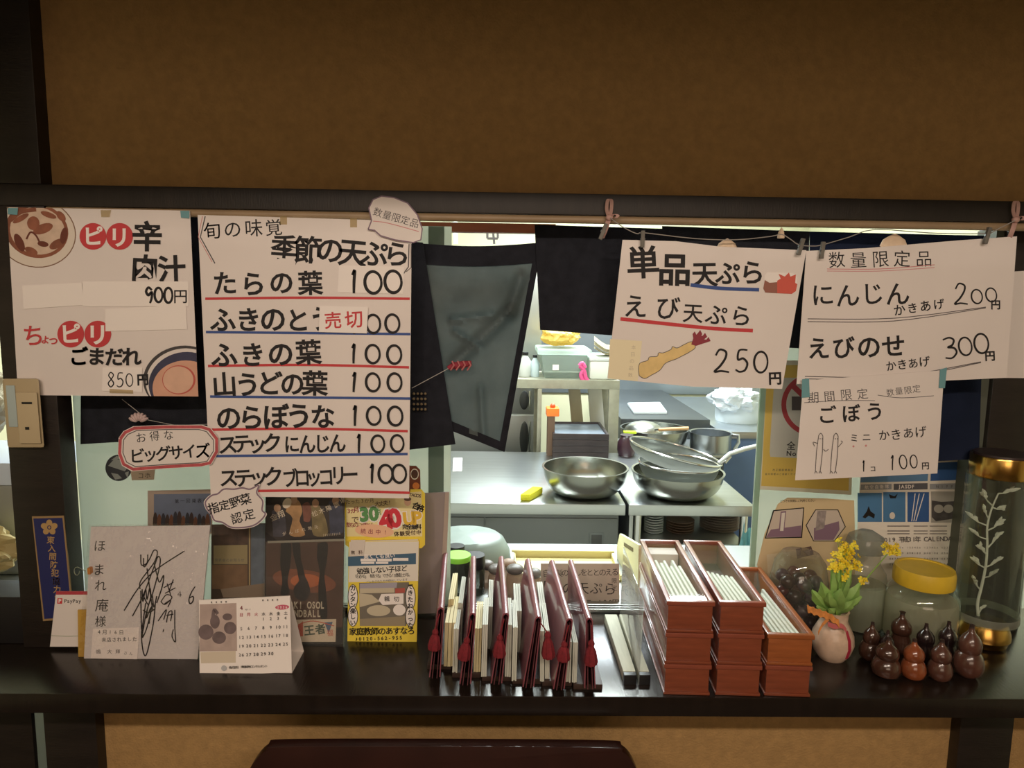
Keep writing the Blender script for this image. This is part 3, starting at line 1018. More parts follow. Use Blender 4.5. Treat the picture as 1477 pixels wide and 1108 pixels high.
# wall remote holder
t = thing('remote_holder', 'beige remote control in a wall holder on the post', 'remote control', P(33, 650, YB))
def post_box(x0, y0, x1, y1, d0, d1, m, bev):
    sh = 0.083 * (y1 - y0)
    b = [P(x0 + sh, y1, YB - d1), P(x1 + sh, y1, YB - d1), P(x1 + sh, y1, YB - d0), P(x0 + sh, y1, YB - d0)]
    tt = [P(x0, y0, YB - d1), P(x1, y0, YB - d1), P(x1, y0, YB - d0), P(x0, y0, YB - d0)]
    return MB().hexa(b, tt, m, bev)
BEIGE = mat('beige_plastic', (176, 158, 124), 0.5)
post_box(3, 546, 56, 646, 0.0005, 0.020, BEIGE, 0.005).build('body', t)
post_box(22, 566, 53, 640, 0.020, 0.026, mat('beige_plastic_light', (188, 170, 136), 0.5), 0.002).build('cover', t)
post_box(8, 556, 21, 616, 0.020, 0.022, mat('screen_grey', (170, 184, 182), 0.25), 0.001).build('screen', t)
m = post_box(31, 580, 46, 583, 0.026, 0.0268, BLACKPL, 0.0)
m2 = post_box(36, 616, 42, 620, 0.026, 0.0268, BLACKPL, 0.0)
m.build('slot', t); m2.build('slot', t)

# pay stand card
s = lean(80, 130, 934, 853, 0.004, -0.012)
s.outline([(81, 853), (128, 853), (131, 933), (72, 933)], PAPER)
s.poly([(81, 853), (128, 853), (128.3, 858), (80.6, 858)], mat('card_red', (176, 60, 70), 0.6))
s.poly([(83, 863), (90, 863), (89.5, 871), (82.5, 871)], mat('logo_red', (206, 54, 60), 0.6))
s.text('P', 86.4, 867, 86.4, 867, 8, PAPER2, 0.03)
s.text('PayPay', 94.5, 867, 115, 867, 7.5, INK, 0.012, jit=0.3)
s.line([(74, 917), (98, 918), (126, 917)], 0.8, mat('faint_green', (150, 160, 130), 0.8))
label_sheet(s, 'payment_card', 'small white payment card with a red top edge in front of the plaque', 'card')

# folder + autograph board
s = lean(112, 285, 951, 758, 0.023, 0.006)
s.outline([(112, 880), (160, 880), (160, 951), (113, 951)], mat('yellow_file', (186, 146, 62), 0.55), 0.003)
label_sheet(s, 'folder', 'yellow paper folder peeking out behind the autograph board', 'folder')
t = thing('autograph_board', 'white autograph board with black signature in a clear sleeve', 'autograph board', PZ(203, 951, SZ))
s = lean(121, 285, 951, 758, 0.023)
s.outline([(131, 760), (303, 758), (285, 951), (121, 950)], mat('autograph_card', (216, 210, 208), 0.75), 0.003)
for ch, x, y, k in (('ほ', 144, 787, 18), ('ま', 143, 822, 18), ('れ', 145, 845, 18), ('庵', 147, 873, 20), ('様', 145, 896, 17)):
    s.text(ch, x, y, x, y, k, INK, 0.0, shear=0.1)
sig = [[(203, 800), (204, 815), (212, 812), (213, 800)], [(207, 805), (208, 818), (216, 806), (222, 794), (227, 797), (222, 812), (203, 838), (202, 850)], [(179, 881), (200, 848), (225, 822), (266, 795)],
       [(191, 889), (206, 860), (222, 818), (228, 803), (231, 812), (222, 850), (212, 880), (208, 900), (205, 920), (212, 905), (220, 870)],
       [(205, 850), (206, 868), (210, 850), (212, 865), (216, 848), (218, 862)], [(203, 852), (204, 905), (207, 918)], [(222, 812), (226, 828), (230, 840), (236, 830), (234, 846), (226, 870)],
       [(210, 870), (206, 900), (204, 918), (207, 942), (212, 942), (221, 900), (224, 870)], [(208, 862), (214, 872), (219, 858), (222, 876), (226, 860)], [(214, 872), (211, 892), (218, 876), (215, 900)],
       [(206, 880), (214, 884), (224, 878)], [(212, 820), (216, 850), (220, 880)]]
for q in sig:
    s.line(q, 1.7, INK)
for q in ([(236, 848), (250, 840)], [(238, 856), (253, 848)], [(241, 842), (246, 858)], [(250, 836), (244, 852)], [(232, 868), (240, 858), (248, 862), (238, 872), (232, 868)], [(236, 872), (246, 866), (242, 876)]):
    s.line(q, 1.4, INK)
s.text('4', 259, 857, 259, 857, 8, INK, 0, hand=True, hw=0.9, sw=0.16)
s.text('6', 277, 858, 277, 858, 24, INK, 0, hand=True, hw=0.45, sw=0.07, shear=0.2)
for q in ([(228, 896), (236, 884), (240, 880), (236, 894)], [(240, 898), (243, 884), (248, 882), (246, 896)], [(236, 908), (235, 912)], [(252, 880), (252, 905), (253, 926), (248, 918), (250, 908)], [(240, 888), (250, 886)]):
    s.line(q, 1.4, INK)
s.poly([(134, 907), (201, 905), (198, 951), (131, 950)], PAPER2)
s.text('4月16日', 143, 912, 175, 912, 7.5, INK, 0.0)
s.text('来店されました', 150, 923, 194, 922, 7, INK, 0.005)
s.text('さん', 181, 942, 189, 943, 5.5, GREYINK, 0)
for x in (142, 158, 170):
    s.text('嶋大輝'[(x - 142) // 13], x, 940, x, 940, 7, GREYINK, 0)
s.build('board', t)
s = lean(121, 285, 951, 758, 0.023, -0.0022)
s.outline([(128, 757), (306, 755), (286, 952), (112, 952)], glass('plastic_sleeve', (0.995, 0.988, 0.988), rough=0.07, refl=0.9, lo=0.03, crinkle=0.5), 0.0006)
s.build('sleeve', t)

m = MB()
m.tube([P(111 + 4 * math.cos(a), 824 + 6 * math.sin(a), 1.297) for a in [i * 0.7 for i in range(8)]] + [P(124, 824, 1.296)], 0.0008, CHROME, 6)
m.box(tuple(P(126, 829, 1.290)), tuple(P(134, 817, 1.300)), mat('amber_plastic', (190, 122, 58), 0.4), 0.001)
tag(m.build('key_clip'), 'tiny amber clip with a wire loop at the edge of the autograph board', 'clip')

# tent calendar
t = thing('desk_calendar', 'white tent desk calendar open at April with a photograph', 'calendar', PZ(354, 973, SZ))
s = lean(288, 421, 972, 862, 0.036)
s.outline([(287, 866), (418, 860), (421, 970), (288, 975)], PAPER2, 0.0008)
s.poly([(288, 872), (341, 870), (342, 939), (288, 940)], mat('photo_taupe', (178, 158, 150), 0.7, var=(40, 0.12)))
for cx, cy, rx, ry in ((297, 912, 11, 11), (316, 920, 10, 9), (332, 906, 9, 9), (310, 897, 7, 10), (328, 890, 7, 5)):
    s.poly(ell(cx, cy, rx, ry, 0, 20), mat('photo_dark', (108, 92, 92), 0.7, var=(60, 0.2)))
s.line([(307, 892), (309, 880), (314, 886)], 5, mat('photo_dark', (108, 92, 92), 0.7))
s.poly([(289, 941), (340, 939), (340, 956), (290, 957)], mat('photo_sand', (206, 192, 172), 0.7))
s.text('4', 348, 877, 348, 877, 8, mat('cal_red', (170, 70, 84), 0.7), 0.015)
s.text('april', 354, 879, 361, 879, 3.5, GREYINK, 0)
s.poly(ell(407, 876, 10, 3.6, -3, 24), mat('cal_pink', (196, 92, 112), 0.7))
s.text('2026', 401, 876, 413, 876, 4.5, PAPER2, 0.01)
for k, ch in enumerate('日月火水木金土'):
    s.text(ch, 348 + k * 10.7, 887 - k * 0.4, 348 + k * 10.7, 887, 5.5, mat('cal_red', (170, 70, 84), 0.7) if k < 3 else GREYINK, 0.02)
day = 1
for row in range(5):
    for col in range(7):
        if (row == 0 and col < 3) or day > 30:
            continue
        x, y = 348 + col * 10.6, 894.5 + row * 12.6 - col * 0.5
        s.text(str(day), x - (2.2 if day > 9 else 0), y, x + (2.2 if day > 9 else 0.01), y, 6.2, INK if 0 < col < 6 else GREYINK, 0.01, jit=0.2)
        day += 1
s.text('株式会社 環境緑地コンサルタント', 332, 963, 384, 961, 4.2, INK, 0.01, jit=0.2)
s.poly(ell(323, 964, 4, 4), mat('logo_grey', (178, 178, 180), 0.7))
for x in (305, 312, 319, 326, 379, 386, 393, 400):
    s.poly(ell(x, 869 - (x - 305) * 0.04, 0.9, 1.4, 0, 8), GREYINK)
s.build('page', t)
yc = PZ(354, 972, SZ).y + 0.0012
pa, pb, pc, pd = P(287, 866, yc + 0.036), P(418, 860, yc + 0.036), P(421, 969, yc + 0.001), P(288, 974, yc + 0.001)
by = yc + 0.082
m = MB()
m.hexa([Vector((pd.x, by, SZ)), Vector((pc.x, by, SZ)), Vector((pc.x, by + 0.0012, SZ)), Vector((pd.x, by + 0.0012, SZ))],
       [pa + Vector((0, 0.0012, 0)), pb + Vector((0, 0.0012, 0)), pb + Vector((0, 0.0024, 0)), pa + Vector((0, 0.0024, 0))], PAPER2)
m.box((pd.x, yc + 0.002, SZ), (pc.x, by, SZ + 0.001), PAPER2)
m.build('stand', t)

# flyers and pamphlets behind
s = Sheet.vertical(1.5285)
s.outline(ell(171, 675, 19, 19, 0, 40), mat('sticker_dark', (58, 60, 66), 0.6), 0.0006)
for q in ([(156, 672), (165, 662), (178, 664), (186, 672), (180, 680), (168, 676)], [(160, 682), (170, 684), (176, 690), (166, 692)], [(180, 682), (186, 680), (184, 690)], [(160, 664), (168, 658), (180, 660), (172, 662)]):
    s.poly(q, mat('sticker_grey', (150, 156, 152), 0.6))
label_sheet(s, 'round_sticker', 'round black and grey sticker on the frosted pane', 'sticker')
s = Sheet.vertical(1.5283)
s.outline([(188, 676), (224, 674), (222, 692), (190, 693)], mat('sticker_tan', (176, 158, 136), 0.6), 0.0006)
s.text('コホ', 203, 686, 213, 686, 9, INK, 0.0)
label_sheet(s, 'paper_label', 'small tan paper label with dark writing on the frosted pane', 'label')
s = Sheet.vertical(1.527)
s.outline([(213, 708), (306, 706), (306, 770), (213, 772)], mat('flyer_tan', (168, 150, 136), 0.7), 0.0008)
s.poly([(222, 713), (304, 712), (304, 768), (222, 769)], mat('flyer_slate', (104, 112, 132), 0.7, var=(20, 0.1)))
random.seed(3)
for k in range(14):
    x = 224 + k * 5.8
    s.poly(ell(x, 757 + random.uniform(-4, 4), 3.6, 16, 0, 14), mat('people_%d' % (k % 3), ((62, 46, 40), (104, 66, 46), (52, 50, 56))[k % 3], 0.7), True)
s.text('第一回発表会', 255, 723, 296, 722, 6.5, INK, 0)
label_sheet(s, 'photo_flyer', 'slate blue flyer with a row of people on the frosted pane', 'flyer')
s = lean(304, 385, 926, 758, 0.04, 0.012)
s.outline([(305, 757), (382, 755), (384, 926), (304, 926)], mat('file_brown', (74, 60, 48), 0.5), 0.003)
s.poly([(309, 760), (357, 759), (357, 786), (309, 787)], mat('photo_brown', (72, 54, 44), 0.6, var=(70, 0.3)))
s.poly([(308, 787), (357, 786), (357, 814), (308, 814)], mat('photo_olive', (136, 122, 88), 0.6))
s.text('発表会のお知らせ', 312, 808, 350, 808, 5, GREYINK, 0)
s.poly([(306, 815), (357, 815), (357, 850), (306, 850)], mat('photo_wood', (110, 84, 60), 0.6, var=(30, 0.2)))
s.poly([(359, 757), (361, 757), (361, 850), (359, 850)], mat('rim_gold', (150, 130, 92), 0.5))
s.poly([(362, 757), (382, 756), (383, 845), (362, 845)], mat('photo_steel', (92, 100, 110), 0.6, var=(25, 0.25)))
s.poly([(318, 850), (384, 841), (384, 862), (322, 862)], mat('photo_tan', (128, 110, 92), 0.6))
label_sheet(s, 'photo_file', 'brown file of photographs standing behind the desk calendar', 'file')

# handball flyer in a clear holder
t = thing('flyer_holder', 'clear holder with a dark handball flyer and players photograph', 'flyer holder', PZ(440, 930, SZ))
s = lean(380, 497, 931, 716, 0.05, 0.003)
s.outline([(383, 716), (497, 716), (494, 932), (381, 932)], mat('flyer_black', (30, 26, 26), 0.4), 0.004)
s.poly([(384, 782), (496, 780), (494, 905), (383, 905)], mat('flyer_rust', (84, 58, 48), 0.45, var=(14, 0.3)))
GL = mat('flyer_glow', (190, 104, 62), 0.5, var=(14, 0.25))
s.poly(ell(439, 838, 46, 16, 8, 30), mat('flyer_ember', (132, 78, 56), 0.5, var=(14, 0.25)), True)
s.poly(ell(441, 838, 22, 10, 0, 30), GL, True)
BLK = mat('silhouette_black', (24, 20, 22), 0.45)
s.poly(catmull([(405, 784), (419, 783), (420, 800), (418, 820), (415, 838), (417, 856), (405, 858), (407, 838), (404, 815)], 4), BLK)
s.poly(catmull([(421, 783), (432, 783), (434, 805), (438, 822), (440, 836), (432, 838), (428, 820), (423, 800)], 4), BLK)
s.poly(catmull([(458, 784), (472, 783), (472, 805), (468, 830), (470, 850), (472, 890), (462, 890), (459, 850), (461, 825), (457, 805)], 4), BLK)
s.poly(catmull([(434, 832), (440, 832), (446, 845), (447, 856), (441, 866), (433, 866), (425, 860), (424, 848), (430, 840)], 4), mat('ball_black', (38, 32, 34), 0.5, var=(90, 0.4)))
TEXTW = mat('flyer_text', (206, 192, 170), 0.6)
for k, ch in enumerate('AKI OSOL'):
    s.text(ch, 421 + k * 6.3, 873, 421 + k * 6.3, 873, 14, TEXTW, 0.03, jit=0.2, asp=0.62)
for k, ch in enumerate('NDBALL'):
    s.text(ch, 427 + k * 6.6, 885, 427 + k * 6.6, 885, 14, TEXTW, 0.03, jit=0.2, asp=0.62)
s.poly([(426, 894), (485, 893), (484, 926), (428, 926)], mat('sticker_cream', (214, 196, 172), 0.7))
s.poly([(428, 904), (437, 896), (437, 918), (430, 918)], mat('logo_rust', (196, 92, 72), 0.7))
s.text('王者', 446, 909, 462, 907, 16, mat('logo_green', (70, 84, 72), 0.7), 0.03)
s.poly([(468, 898), (480, 897), (474, 914)], mat('logo_blue', (86, 104, 132), 0.7))
s.text('福', 476, 913, 476, 913, 10, mat('logo_rust', (196, 92, 72), 0.7), 0)
s.line([(430, 901), (452, 896), (482, 903)], 1.2, mat('logo_rust', (196, 92, 72), 0.7))
s.poly([(384, 720), (497, 716), (497, 774), (400, 780), (384, 768)], mat('players_dark', (44, 38, 36), 0.5, var=(30, 0.35)))
for q, c in (([(416, 724), (424, 719), (432, 724), (436, 738), (432, 752), (440, 772), (418, 772), (422, 748), (412, 738)], (158, 122, 82)), ([(448, 730), (456, 724), (462, 732), (470, 750), (472, 772), (452, 772), (450, 752)], (118, 104, 70)), ([(392, 738), (402, 732), (410, 740), (412, 772), (394, 774)], (64, 62, 70)), ([(474, 724), (486, 720), (494, 732), (495, 768), (476, 770)], (56, 60, 78)), ([(436, 728), (444, 724), (449, 734), (447, 752), (438, 752)], (112, 70, 56))):
    s.poly(catmull(q, 3), mat('player_%d_%d' % c[:2], c, 0.5, var=(50, 0.3)), True)
for cx, cy in ((424, 721), (455, 726), (400, 733), (484, 722)):
    s.poly(ell(cx, cy, 5, 6, 0, 16), mat('player_skin', (176, 140, 112), 0.6), True)
s.poly(ell(414, 726, 6, 8, 30, 16), TEXTW, True)
s.text('金翔', 395, 746, 405, 742, 11, TEXTW, 0.01)
s.text('松木陽', 454, 741, 474, 733, 9, TEXTW, 0.0)
s.text('廣場', 485, 728, 494, 722, 9, TEXTW, 0.0)
s.text('がんばれ地元', 410, 770, 456, 760, 6, TEXTW, 0.0)
s.text('IIIIIIIIII', 467, 772, 490, 770, 5, TEXTW, 0.0)
s.line([(386, 782), (497, 779)], 3.2, mat('rim_grey', (150, 144, 130), 0.5), False)
s.build('flyer', t)
s = lean(380, 497, 932, 780, 0.036, -0.003)
s.outline([(381, 781), (499, 778), (497, 934), (378, 934)], ACRYL, 0.002)
s.build('holder', t)

# tutoring flyers
YEL = mat('flyer_yellow', (232, 206, 66), 0.6, var=(30, 0.04))
s = Sheet.through(P(499, 790, 1.418), P(611, 790, 1.418), P(555, 692, 1.432))
s.outline([(497, 717), (590, 717), (592, 706), (608, 706), (613, 712), (613, 786), (608, 791), (505, 791), (498, 786)], YEL, 0.001, clip=False)
s.clip = [(497, 716), (613, 706), (613, 791), (497, 791)]
s.poly([(499, 719), (608, 709), (609, 774), (500, 774)], mat('flyer_cream', (232, 216, 160), 0.6))
GRN, RED2, ORG = mat('letter_green', (88, 142, 82), 0.6), mat('letter_red', (206, 48, 62), 0.6), mat('letter_amber', (226, 184, 60), 0.6)
BRN = mat('letter_brown', (96, 70, 56), 0.6)
def fat(t, x0, y0, x1, y1, k, m):
    s.text(t, x0, y0, x1, y1, k, PAPER2, 0.11, jit=0.2)
    s.text(t, x0, y0, x1, y1, k, m, 0.055, jit=0.2)
random.seed(5); fat('30', 525, 742, 539, 741, 27, GRN)
random.seed(6); fat('40', 556, 750, 569, 747, 36, RED2)
random.seed(7); fat('UP', 590, 748, 602, 747, 25, ORG)
s.text('点', 545, 738, 545, 738, 10, GRN, 0.02)
s.text('大丈夫!', 544, 727, 562, 725, 8, BRN, 0.01)
s.text('たった3か月', 502, 724, 536, 722, 7, BRN, 0)
s.text('3ヵ月', 503, 737, 514, 735, 9, mat('letter_maroon', (146, 58, 66), 0.6), 0.02)
s.text('で', 512, 750, 512, 750, 11, BRN, 0.01)
s.text('TACOS', 592, 713.5, 606, 715.5, 6.5, BRN, 0.02, jit=0.3)
s.text('合格', 600, 730, 607, 733, 11, INK, 0.03)
s.poly(ell(588, 724, 5, 6, 0, 14), mat('face_skin', (222, 178, 148), 0.6)); s.poly(ell(588, 720, 5.2, 3, 0, 14), BRN)
s.text('塾なのに点数が', 503, 757, 534, 758, 7.5, mat('letter_maroon', (146, 58, 66), 0.6), 0.01)
s.poly(ell(540, 766, 28, 9.5, 4, 30), mat('peach_oval', (236, 186, 150), 0.6), True)
s.text('続出中!', 524, 766, 556, 768, 8, mat('letter_maroon', (146, 58, 66), 0.6), 0.01)
s.text('完全無料', 584, 760, 604, 760, 8, INK, 0.03)
s.text('体験受付中', 572, 770, 604, 768, 7.5, BRN, 0.02)
label_sheet(s, 'tutor_card', 'yellow card with cartoon-like coloured letters above the leaflet pad', 'flyer')
t = thing('leaflet_pad', 'yellow pad of tutoring leaflets with a phone number hanging below the yellow card', 'leaflets', PZ(553, 926, SZ))
s = lean(501, 602, 926, 780, 0.034)
s.outline([(503, 780), (604, 779), (601, 926), (501, 928)], YEL, 0.008)
s.poly([(504, 782), (604, 781), (603, 838), (503, 840)], mat('leaf_white', (226, 218, 204), 0.7))
s.poly([(502, 803), (600, 798), (600, 814), (502, 817)], mat('leaf_teal', (62, 96, 122), 0.65))
s.text('悪くても良い', 528, 803, 566, 801, 7.5, PAPER2, 0.02)
for q in ((520, 806, 542, 810), (544, 806, 565, 810), (567, 805, 589, 809), (521, 810.5, 540, 813.5), (542, 810.5, 560, 813.5)):
    s.rect(*q, PAPER2)
s.text('勉強しない子ほど', 519, 824, 583, 820, 9.5, INK, 0.02)
s.text('「わかる」「続ける」できる!成績上がる。', 512, 832, 592, 829, 6, INK, 0.005)
s.text('ご入会された方が続出しています', 530, 840, 586, 836, 4.2, GREYINK, 0)
s.poly([(518, 841), (590, 840), (586, 903), (519, 903)], mat('leaf_taupe', (116, 108, 96), 0.7, var=(20, 0.1)))
s.poly([(519, 842), (573, 840), (572, 848), (519, 849)], mat('leaf_lilac', (164, 158, 168), 0.7))
s.poly([(570, 849), (584, 848), (584, 855), (570, 856)], mat('leaf_red_box', (176, 84, 72), 0.7))
s.poly([(519, 849), (569, 848), (569, 855), (519, 856)], mat('leaf_sand', (196, 184, 158), 0.7))
s.poly([(518, 856), (536, 858), (548, 868), (519, 876)], mat('leaf_sand', (196, 184, 158), 0.7))
s.poly([(550, 857), (582, 856), (582, 871), (552, 873), (546, 866)], PAPER2)
s.text('親切', 558, 864, 572, 864, 8, GREYINK, 0.02)
s.poly(ell(546, 881, 17, 8, 0, 26), mat('leaf_sand', (196, 184, 158), 0.7))
s.poly(ell(576, 880, 9, 8, 0, 20), PAPER2)
s.poly([(519, 893), (584, 889), (584, 903), (519, 903)], mat('leaf_khaki', (150, 136, 110), 0.7))
for (x, y0, y1, tt) in ((509, 848, 898, 'カンタン楽しい'), (592, 846, 902, 'できたわかった')):
    s.poly(ell(x, (y0 + y1) / 2 - 12, 7.5, 18, 0, 26), INK); s.poly(ell(x, (y0 + y1) / 2 - 12, 6.5, 17, 0, 26), PAPER2)
    s.poly(ell(x, (y0 + y1) / 2 + 16, 7.5, 15, 0, 26), INK); s.poly(ell(x, (y0 + y1) / 2 + 16, 6.5, 14, 0, 26), PAPER2)
    s.text(tt, x, y0, x, y1, 8.5, INK, 0.03, rot=0)
s.text('家庭教師のあすなろ', 509, 911, 593, 910, 11.5, INK, 0.02, jit=0.5)
s.text('♪0120-562-955', 514, 922, 578, 920, 7, INK, 0.02, jit=0.3)
s.build('pad', t)
m = lean(501, 602, 926, 780, 0.034, -0.002)
m.outline([(506, 779), (527, 779), (524, 802), (504, 802)], mat('clear_note', (214, 202, 190), 0.6), 0.0006)
m.text('無料', 509, 797, 520, 797, 6, BRN, 0.02)
m.build('note', t)
m = MB()
ye = PZ(551, 926, SZ).y + 0.035
for k in range(3):
    m.hexa([P(527, 788 - k * 3, ye), P(603, 786 - k * 3, ye), P(603, 786 - k * 3, ye + 0.008), P(527, 788 - k * 3, ye + 0.008)],
           [P(527, 786 - k * 3, ye), P(603, 784 - k * 3, ye), P(603, 784 - k * 3, ye + 0.008), P(527, 786 - k * 3, ye + 0.008)], mat('leaf_white', (226, 218, 204), 0.7))
m.build('page_edges', t)
s = Sheet.vertical(1.5282)
s.outline([(586, 672), (600, 672), (606, 678), (607, 716), (586, 716)], mat('sticker_brown', (120, 60, 44), 0.6), 0.0006)
s.poly(ell(598, 684, 6, 8, 0, 20), PAPER2); s.poly(ell(598, 684, 5, 6.5, 0, 20), mat('sticker_umber', (88, 54, 48), 0.6))
s.poly(ell(600, 701, 5, 5, 0, 20), mat('sticker_orange', (226, 132, 72), 0.6))
label_sheet(s, 'corner_sticker', 'small brown and orange sticker on the pane above the yellow card', 'sticker')
t = thing('display_board', 'grey board standing at the edge of the frosted pane by the first menu', 'board', P(630, 890, 1.50))
s = Sheet.vertical(1.497)
s.outline([(606, 712), (648, 710), (640, 884), (596, 886)], mat('board_mauve', (146, 134, 136), 0.5), 0.004)
s.build('panel', t)
s = Sheet.vertical(1.495)
s.outline([(642, 710), (648, 710), (641, 884), (634, 885)], mat('board_rim', (174, 158, 150), 0.4), 0.002)
s.build('rim', t)

# ================================================================== MENUS AND LEAFLETS
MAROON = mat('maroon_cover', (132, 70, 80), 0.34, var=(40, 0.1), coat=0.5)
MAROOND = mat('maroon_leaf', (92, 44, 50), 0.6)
TASSEL = mat('red_tassel', (118, 26, 36), 0.85, var=(200, 0.25))
STANDW = mat('menu_stand_wood', (58, 40, 32), 0.5, var=(12, 0.2))
ordn = ['first menu from the yellow leaflet pad', 'second menu from the yellow leaflet pad', 'third menu from the yellow leaflet pad', 'third menu from the clear divider', 'second menu from the clear divider', 'menu nearest the clear divider']
fm = [((636, 876), (643, 790), (627, 978), 'maroon folded menu standing by the mauve board'), ((682, 884), (683, 799), (671, 988), 'maroon folded menu before the black-lidded canister'), ((730, 884), (723, 797), (716, 987), 'maroon folded menu before the spice jars'),
      ((777, 889), (761, 801), (762, 992), 'maroon folded menu leaning with its tassel swung aside'), ((822, 892), (795, 803), (806, 995), 'maroon folded menu leaning'), ((850, 891), (822, 803), (851, 994), 'maroon folded menu')]
bases = [(616, 651, 966), (652, 693, 978), (695, 738, 983), (739, 781, 987), (782, 825, 990), (827, 869, 995)]
tass = [[(634, 886), (630, 898), (628, 910), (626, 936)], [(680, 895), (678, 908), (674, 922), (668, 950)], [(727, 893), (724, 905), (721, 918), (720, 946)], [(779, 898), (785, 906), (790, 914), (791, 948)], [(820, 902), (817, 914), (814, 928), (812, 952)], [(853, 902), (854, 914), (853, 926), (852, 958)]]
for k, ((f, r_, b, lab), bs, ts) in enumerate(zip(fm, bases, tass)):
    z0 = SZ + 0.011
    q0, q1 = PZ(bs[0], bs[2], SZ), PZ(bs[1], bs[2], SZ)
    st = MB().box((q0.x, min(q0.y, q1.y), SZ), (q1.x, 1.49, z0 - 0.0004), STANDW, 0.0015).build('menu_stand')
    tag(st, ('low dark wooden stand under the ' + ordn[k]), 'menu stand', 'wooden stands under the menus')
    B = PZ(b[0], b[1] - 1, z0)
    T = P(f[0], f[1], B.y)
    D = PZ(r_[0], r_[1], T.z) - T
    D.z = 0
    D = D.normalized() * min(D.length, 0.275)
    up = T - B
    w = Vector((0, 0, 1)).cross(D).normalized()
    Hh = up.length
    u = up.normalized()
    t = thing('folded_menu', 'maroon folded menu with a red tassel, ' + ordn[k], 'menu', B, 'maroon menus standing on the shelf')
    def sec(o, bw, tw, th):
        pts = [(-bw, 0), (-tw, Hh - tw)] + [(tw * math.cos(a), Hh - tw + tw * math.sin(a)) for a in [math.pi * (1 - i / 8) for i in range(1, 8)]] + [(tw, Hh - tw), (bw, 0)]
        inn = [(bw - th, 0), (tw - th, Hh - tw), (0, Hh - tw + (tw - th) * 0.9), (-tw + th, Hh - tw), (-bw + th, 0)]
        return [o + w * x + u * y for x, y in pts + inn]
    MB().rings([sec(B, 0.0105, 0.0062, 0.002), sec(B + D, 0.0095, 0.0062, 0.002)], MAROON).build('cover', t)
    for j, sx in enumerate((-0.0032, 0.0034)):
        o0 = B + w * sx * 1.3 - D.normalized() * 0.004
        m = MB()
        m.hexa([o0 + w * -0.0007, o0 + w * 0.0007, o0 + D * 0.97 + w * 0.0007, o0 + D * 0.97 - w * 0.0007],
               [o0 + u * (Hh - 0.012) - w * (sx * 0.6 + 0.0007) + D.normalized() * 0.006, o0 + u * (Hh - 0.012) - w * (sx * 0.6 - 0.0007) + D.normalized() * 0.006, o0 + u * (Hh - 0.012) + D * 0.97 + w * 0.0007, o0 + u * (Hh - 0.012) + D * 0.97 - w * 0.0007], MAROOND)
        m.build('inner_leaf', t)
    Yt = B.y - 0.012
    p = [P(x, y, Yt + (0.004 if i == 0 else 0)) for i, (x, y) in enumerate(ts)]
    m = MB().tube([p[0], p[1], p[2]], 0.0012, TASSEL, 6)
    ax = (p[3] - p[2]).normalized()
    Mx = Vector((0, 0, 1)).rotation_difference(ax).to_matrix()
    L = (p[3] - p[2]).length
    m.lathe([(0.002, -0.004), (0.005, 0), (0.0058, 0.1 * L), (0.0045, 0.18 * L), (0.0085, 0.4 * L), (0.0118, 0.85 * L), (0.0105, L), (0.003, 0.97 * L)], p[2], TASSEL, 24, Mx, wob=lambda a, z: 1 + 0.09 * math.sin(8 * a))
    m.build('tassel', t)

LEAF = [mat('leaflet_white', (200, 202, 188), 0.7), mat('leaflet_cream', (222, 210, 164), 0.7)]
lf = [(645, 653, 864, 934, 1, 1.34, 'the first menu'), (640, 656, 898, 961, 1, 0, 'the first menu'), (652.5, 660, 907, 970, 0, 0, 'the first menu'), (659, 666, 870, 934, 0, 1.33, 'the second menu'), (683, 693.5, 907, 970, 1, 0, 'the second menu'), (694, 702, 901, 976, 0, 0, 'the second menu'), (702, 709, 875, 936, 0, 1.33, 'the third menu'),
      (728, 737, 901, 976, 0, 0, 'the third menu, nearer to it'), (738, 745, 905, 982, 0, 0, 'the third menu, farther from it'), (740, 751, 881, 940, 0, 1.32, 'the fourth menu'), (779, 785, 910, 983, 0, 0, 'the fourth menu, nearer to it'), (786, 793, 910, 980, 0, 0, 'the fourth menu, farther from it'), (777, 786, 878, 940, 0, 1.34, 'the fifth menu'), (816, 823, 925, 984, 0, 0, 'the fifth menu'), (825, 832, 927, 989, 0, 0, 'the sixth menu')]
for i, (xa, xb, y0, y1, c, Yr, who) in enumerate(lf):
    q = PZ((xa + xb) / 2, y1, SZ + 0.0112)
    Yf = Yr or max(q.y, 1.21)
    a, b_ = P(xa, y1, Yf), P(xb, y1, Yf)
    ta, tb = P(xa + (2 if i not in (10, 11) else 0), y0, Yf), P(xb + (2 if i not in (10, 11) else 0), y0, Yf)
    zf = SZ + 0.0112
    d = 0.115 if not Yr else 0.13
    dx = -0.05 * d * 0
    m = MB()
    n = 3
    for j in range(n):
        s0, s1 = j / n, (j + 0.86) / n
        e = random.uniform(-0.002, 0.002)
        lerp = lambda p, q_, s_: p + (q_ - p) * s_
        bb = [lerp(a, b_, s0), lerp(a, b_, s1)]
        tt = [lerp(ta, tb, s0), lerp(ta, tb, s1)]
        bot = [Vector((v.x, Yf + e, zf)) for v in bb]
        top = [Vector((v.x, Yf + e, tt[0].z)) for v in tt]
        m.hexa([bot[0], bot[1], bot[1] + Vector((dx, d, 0)), bot[0] + Vector((dx, d, 0))], [top[0], top[1], top[1] + Vector((dx, d, 0)), top[0] + Vector((dx, d, 0))], LEAF[c])
    o = m.build('leaflet_bundle')
    pos = 'low on the shelf front beside ' if not Yr else 'standing further back beside '
    tag(o, ('cream ' if c else 'white ') + 'leaflet bundle ' + pos + who, 'leaflets', 'bundles of paper leaflets between the menus')

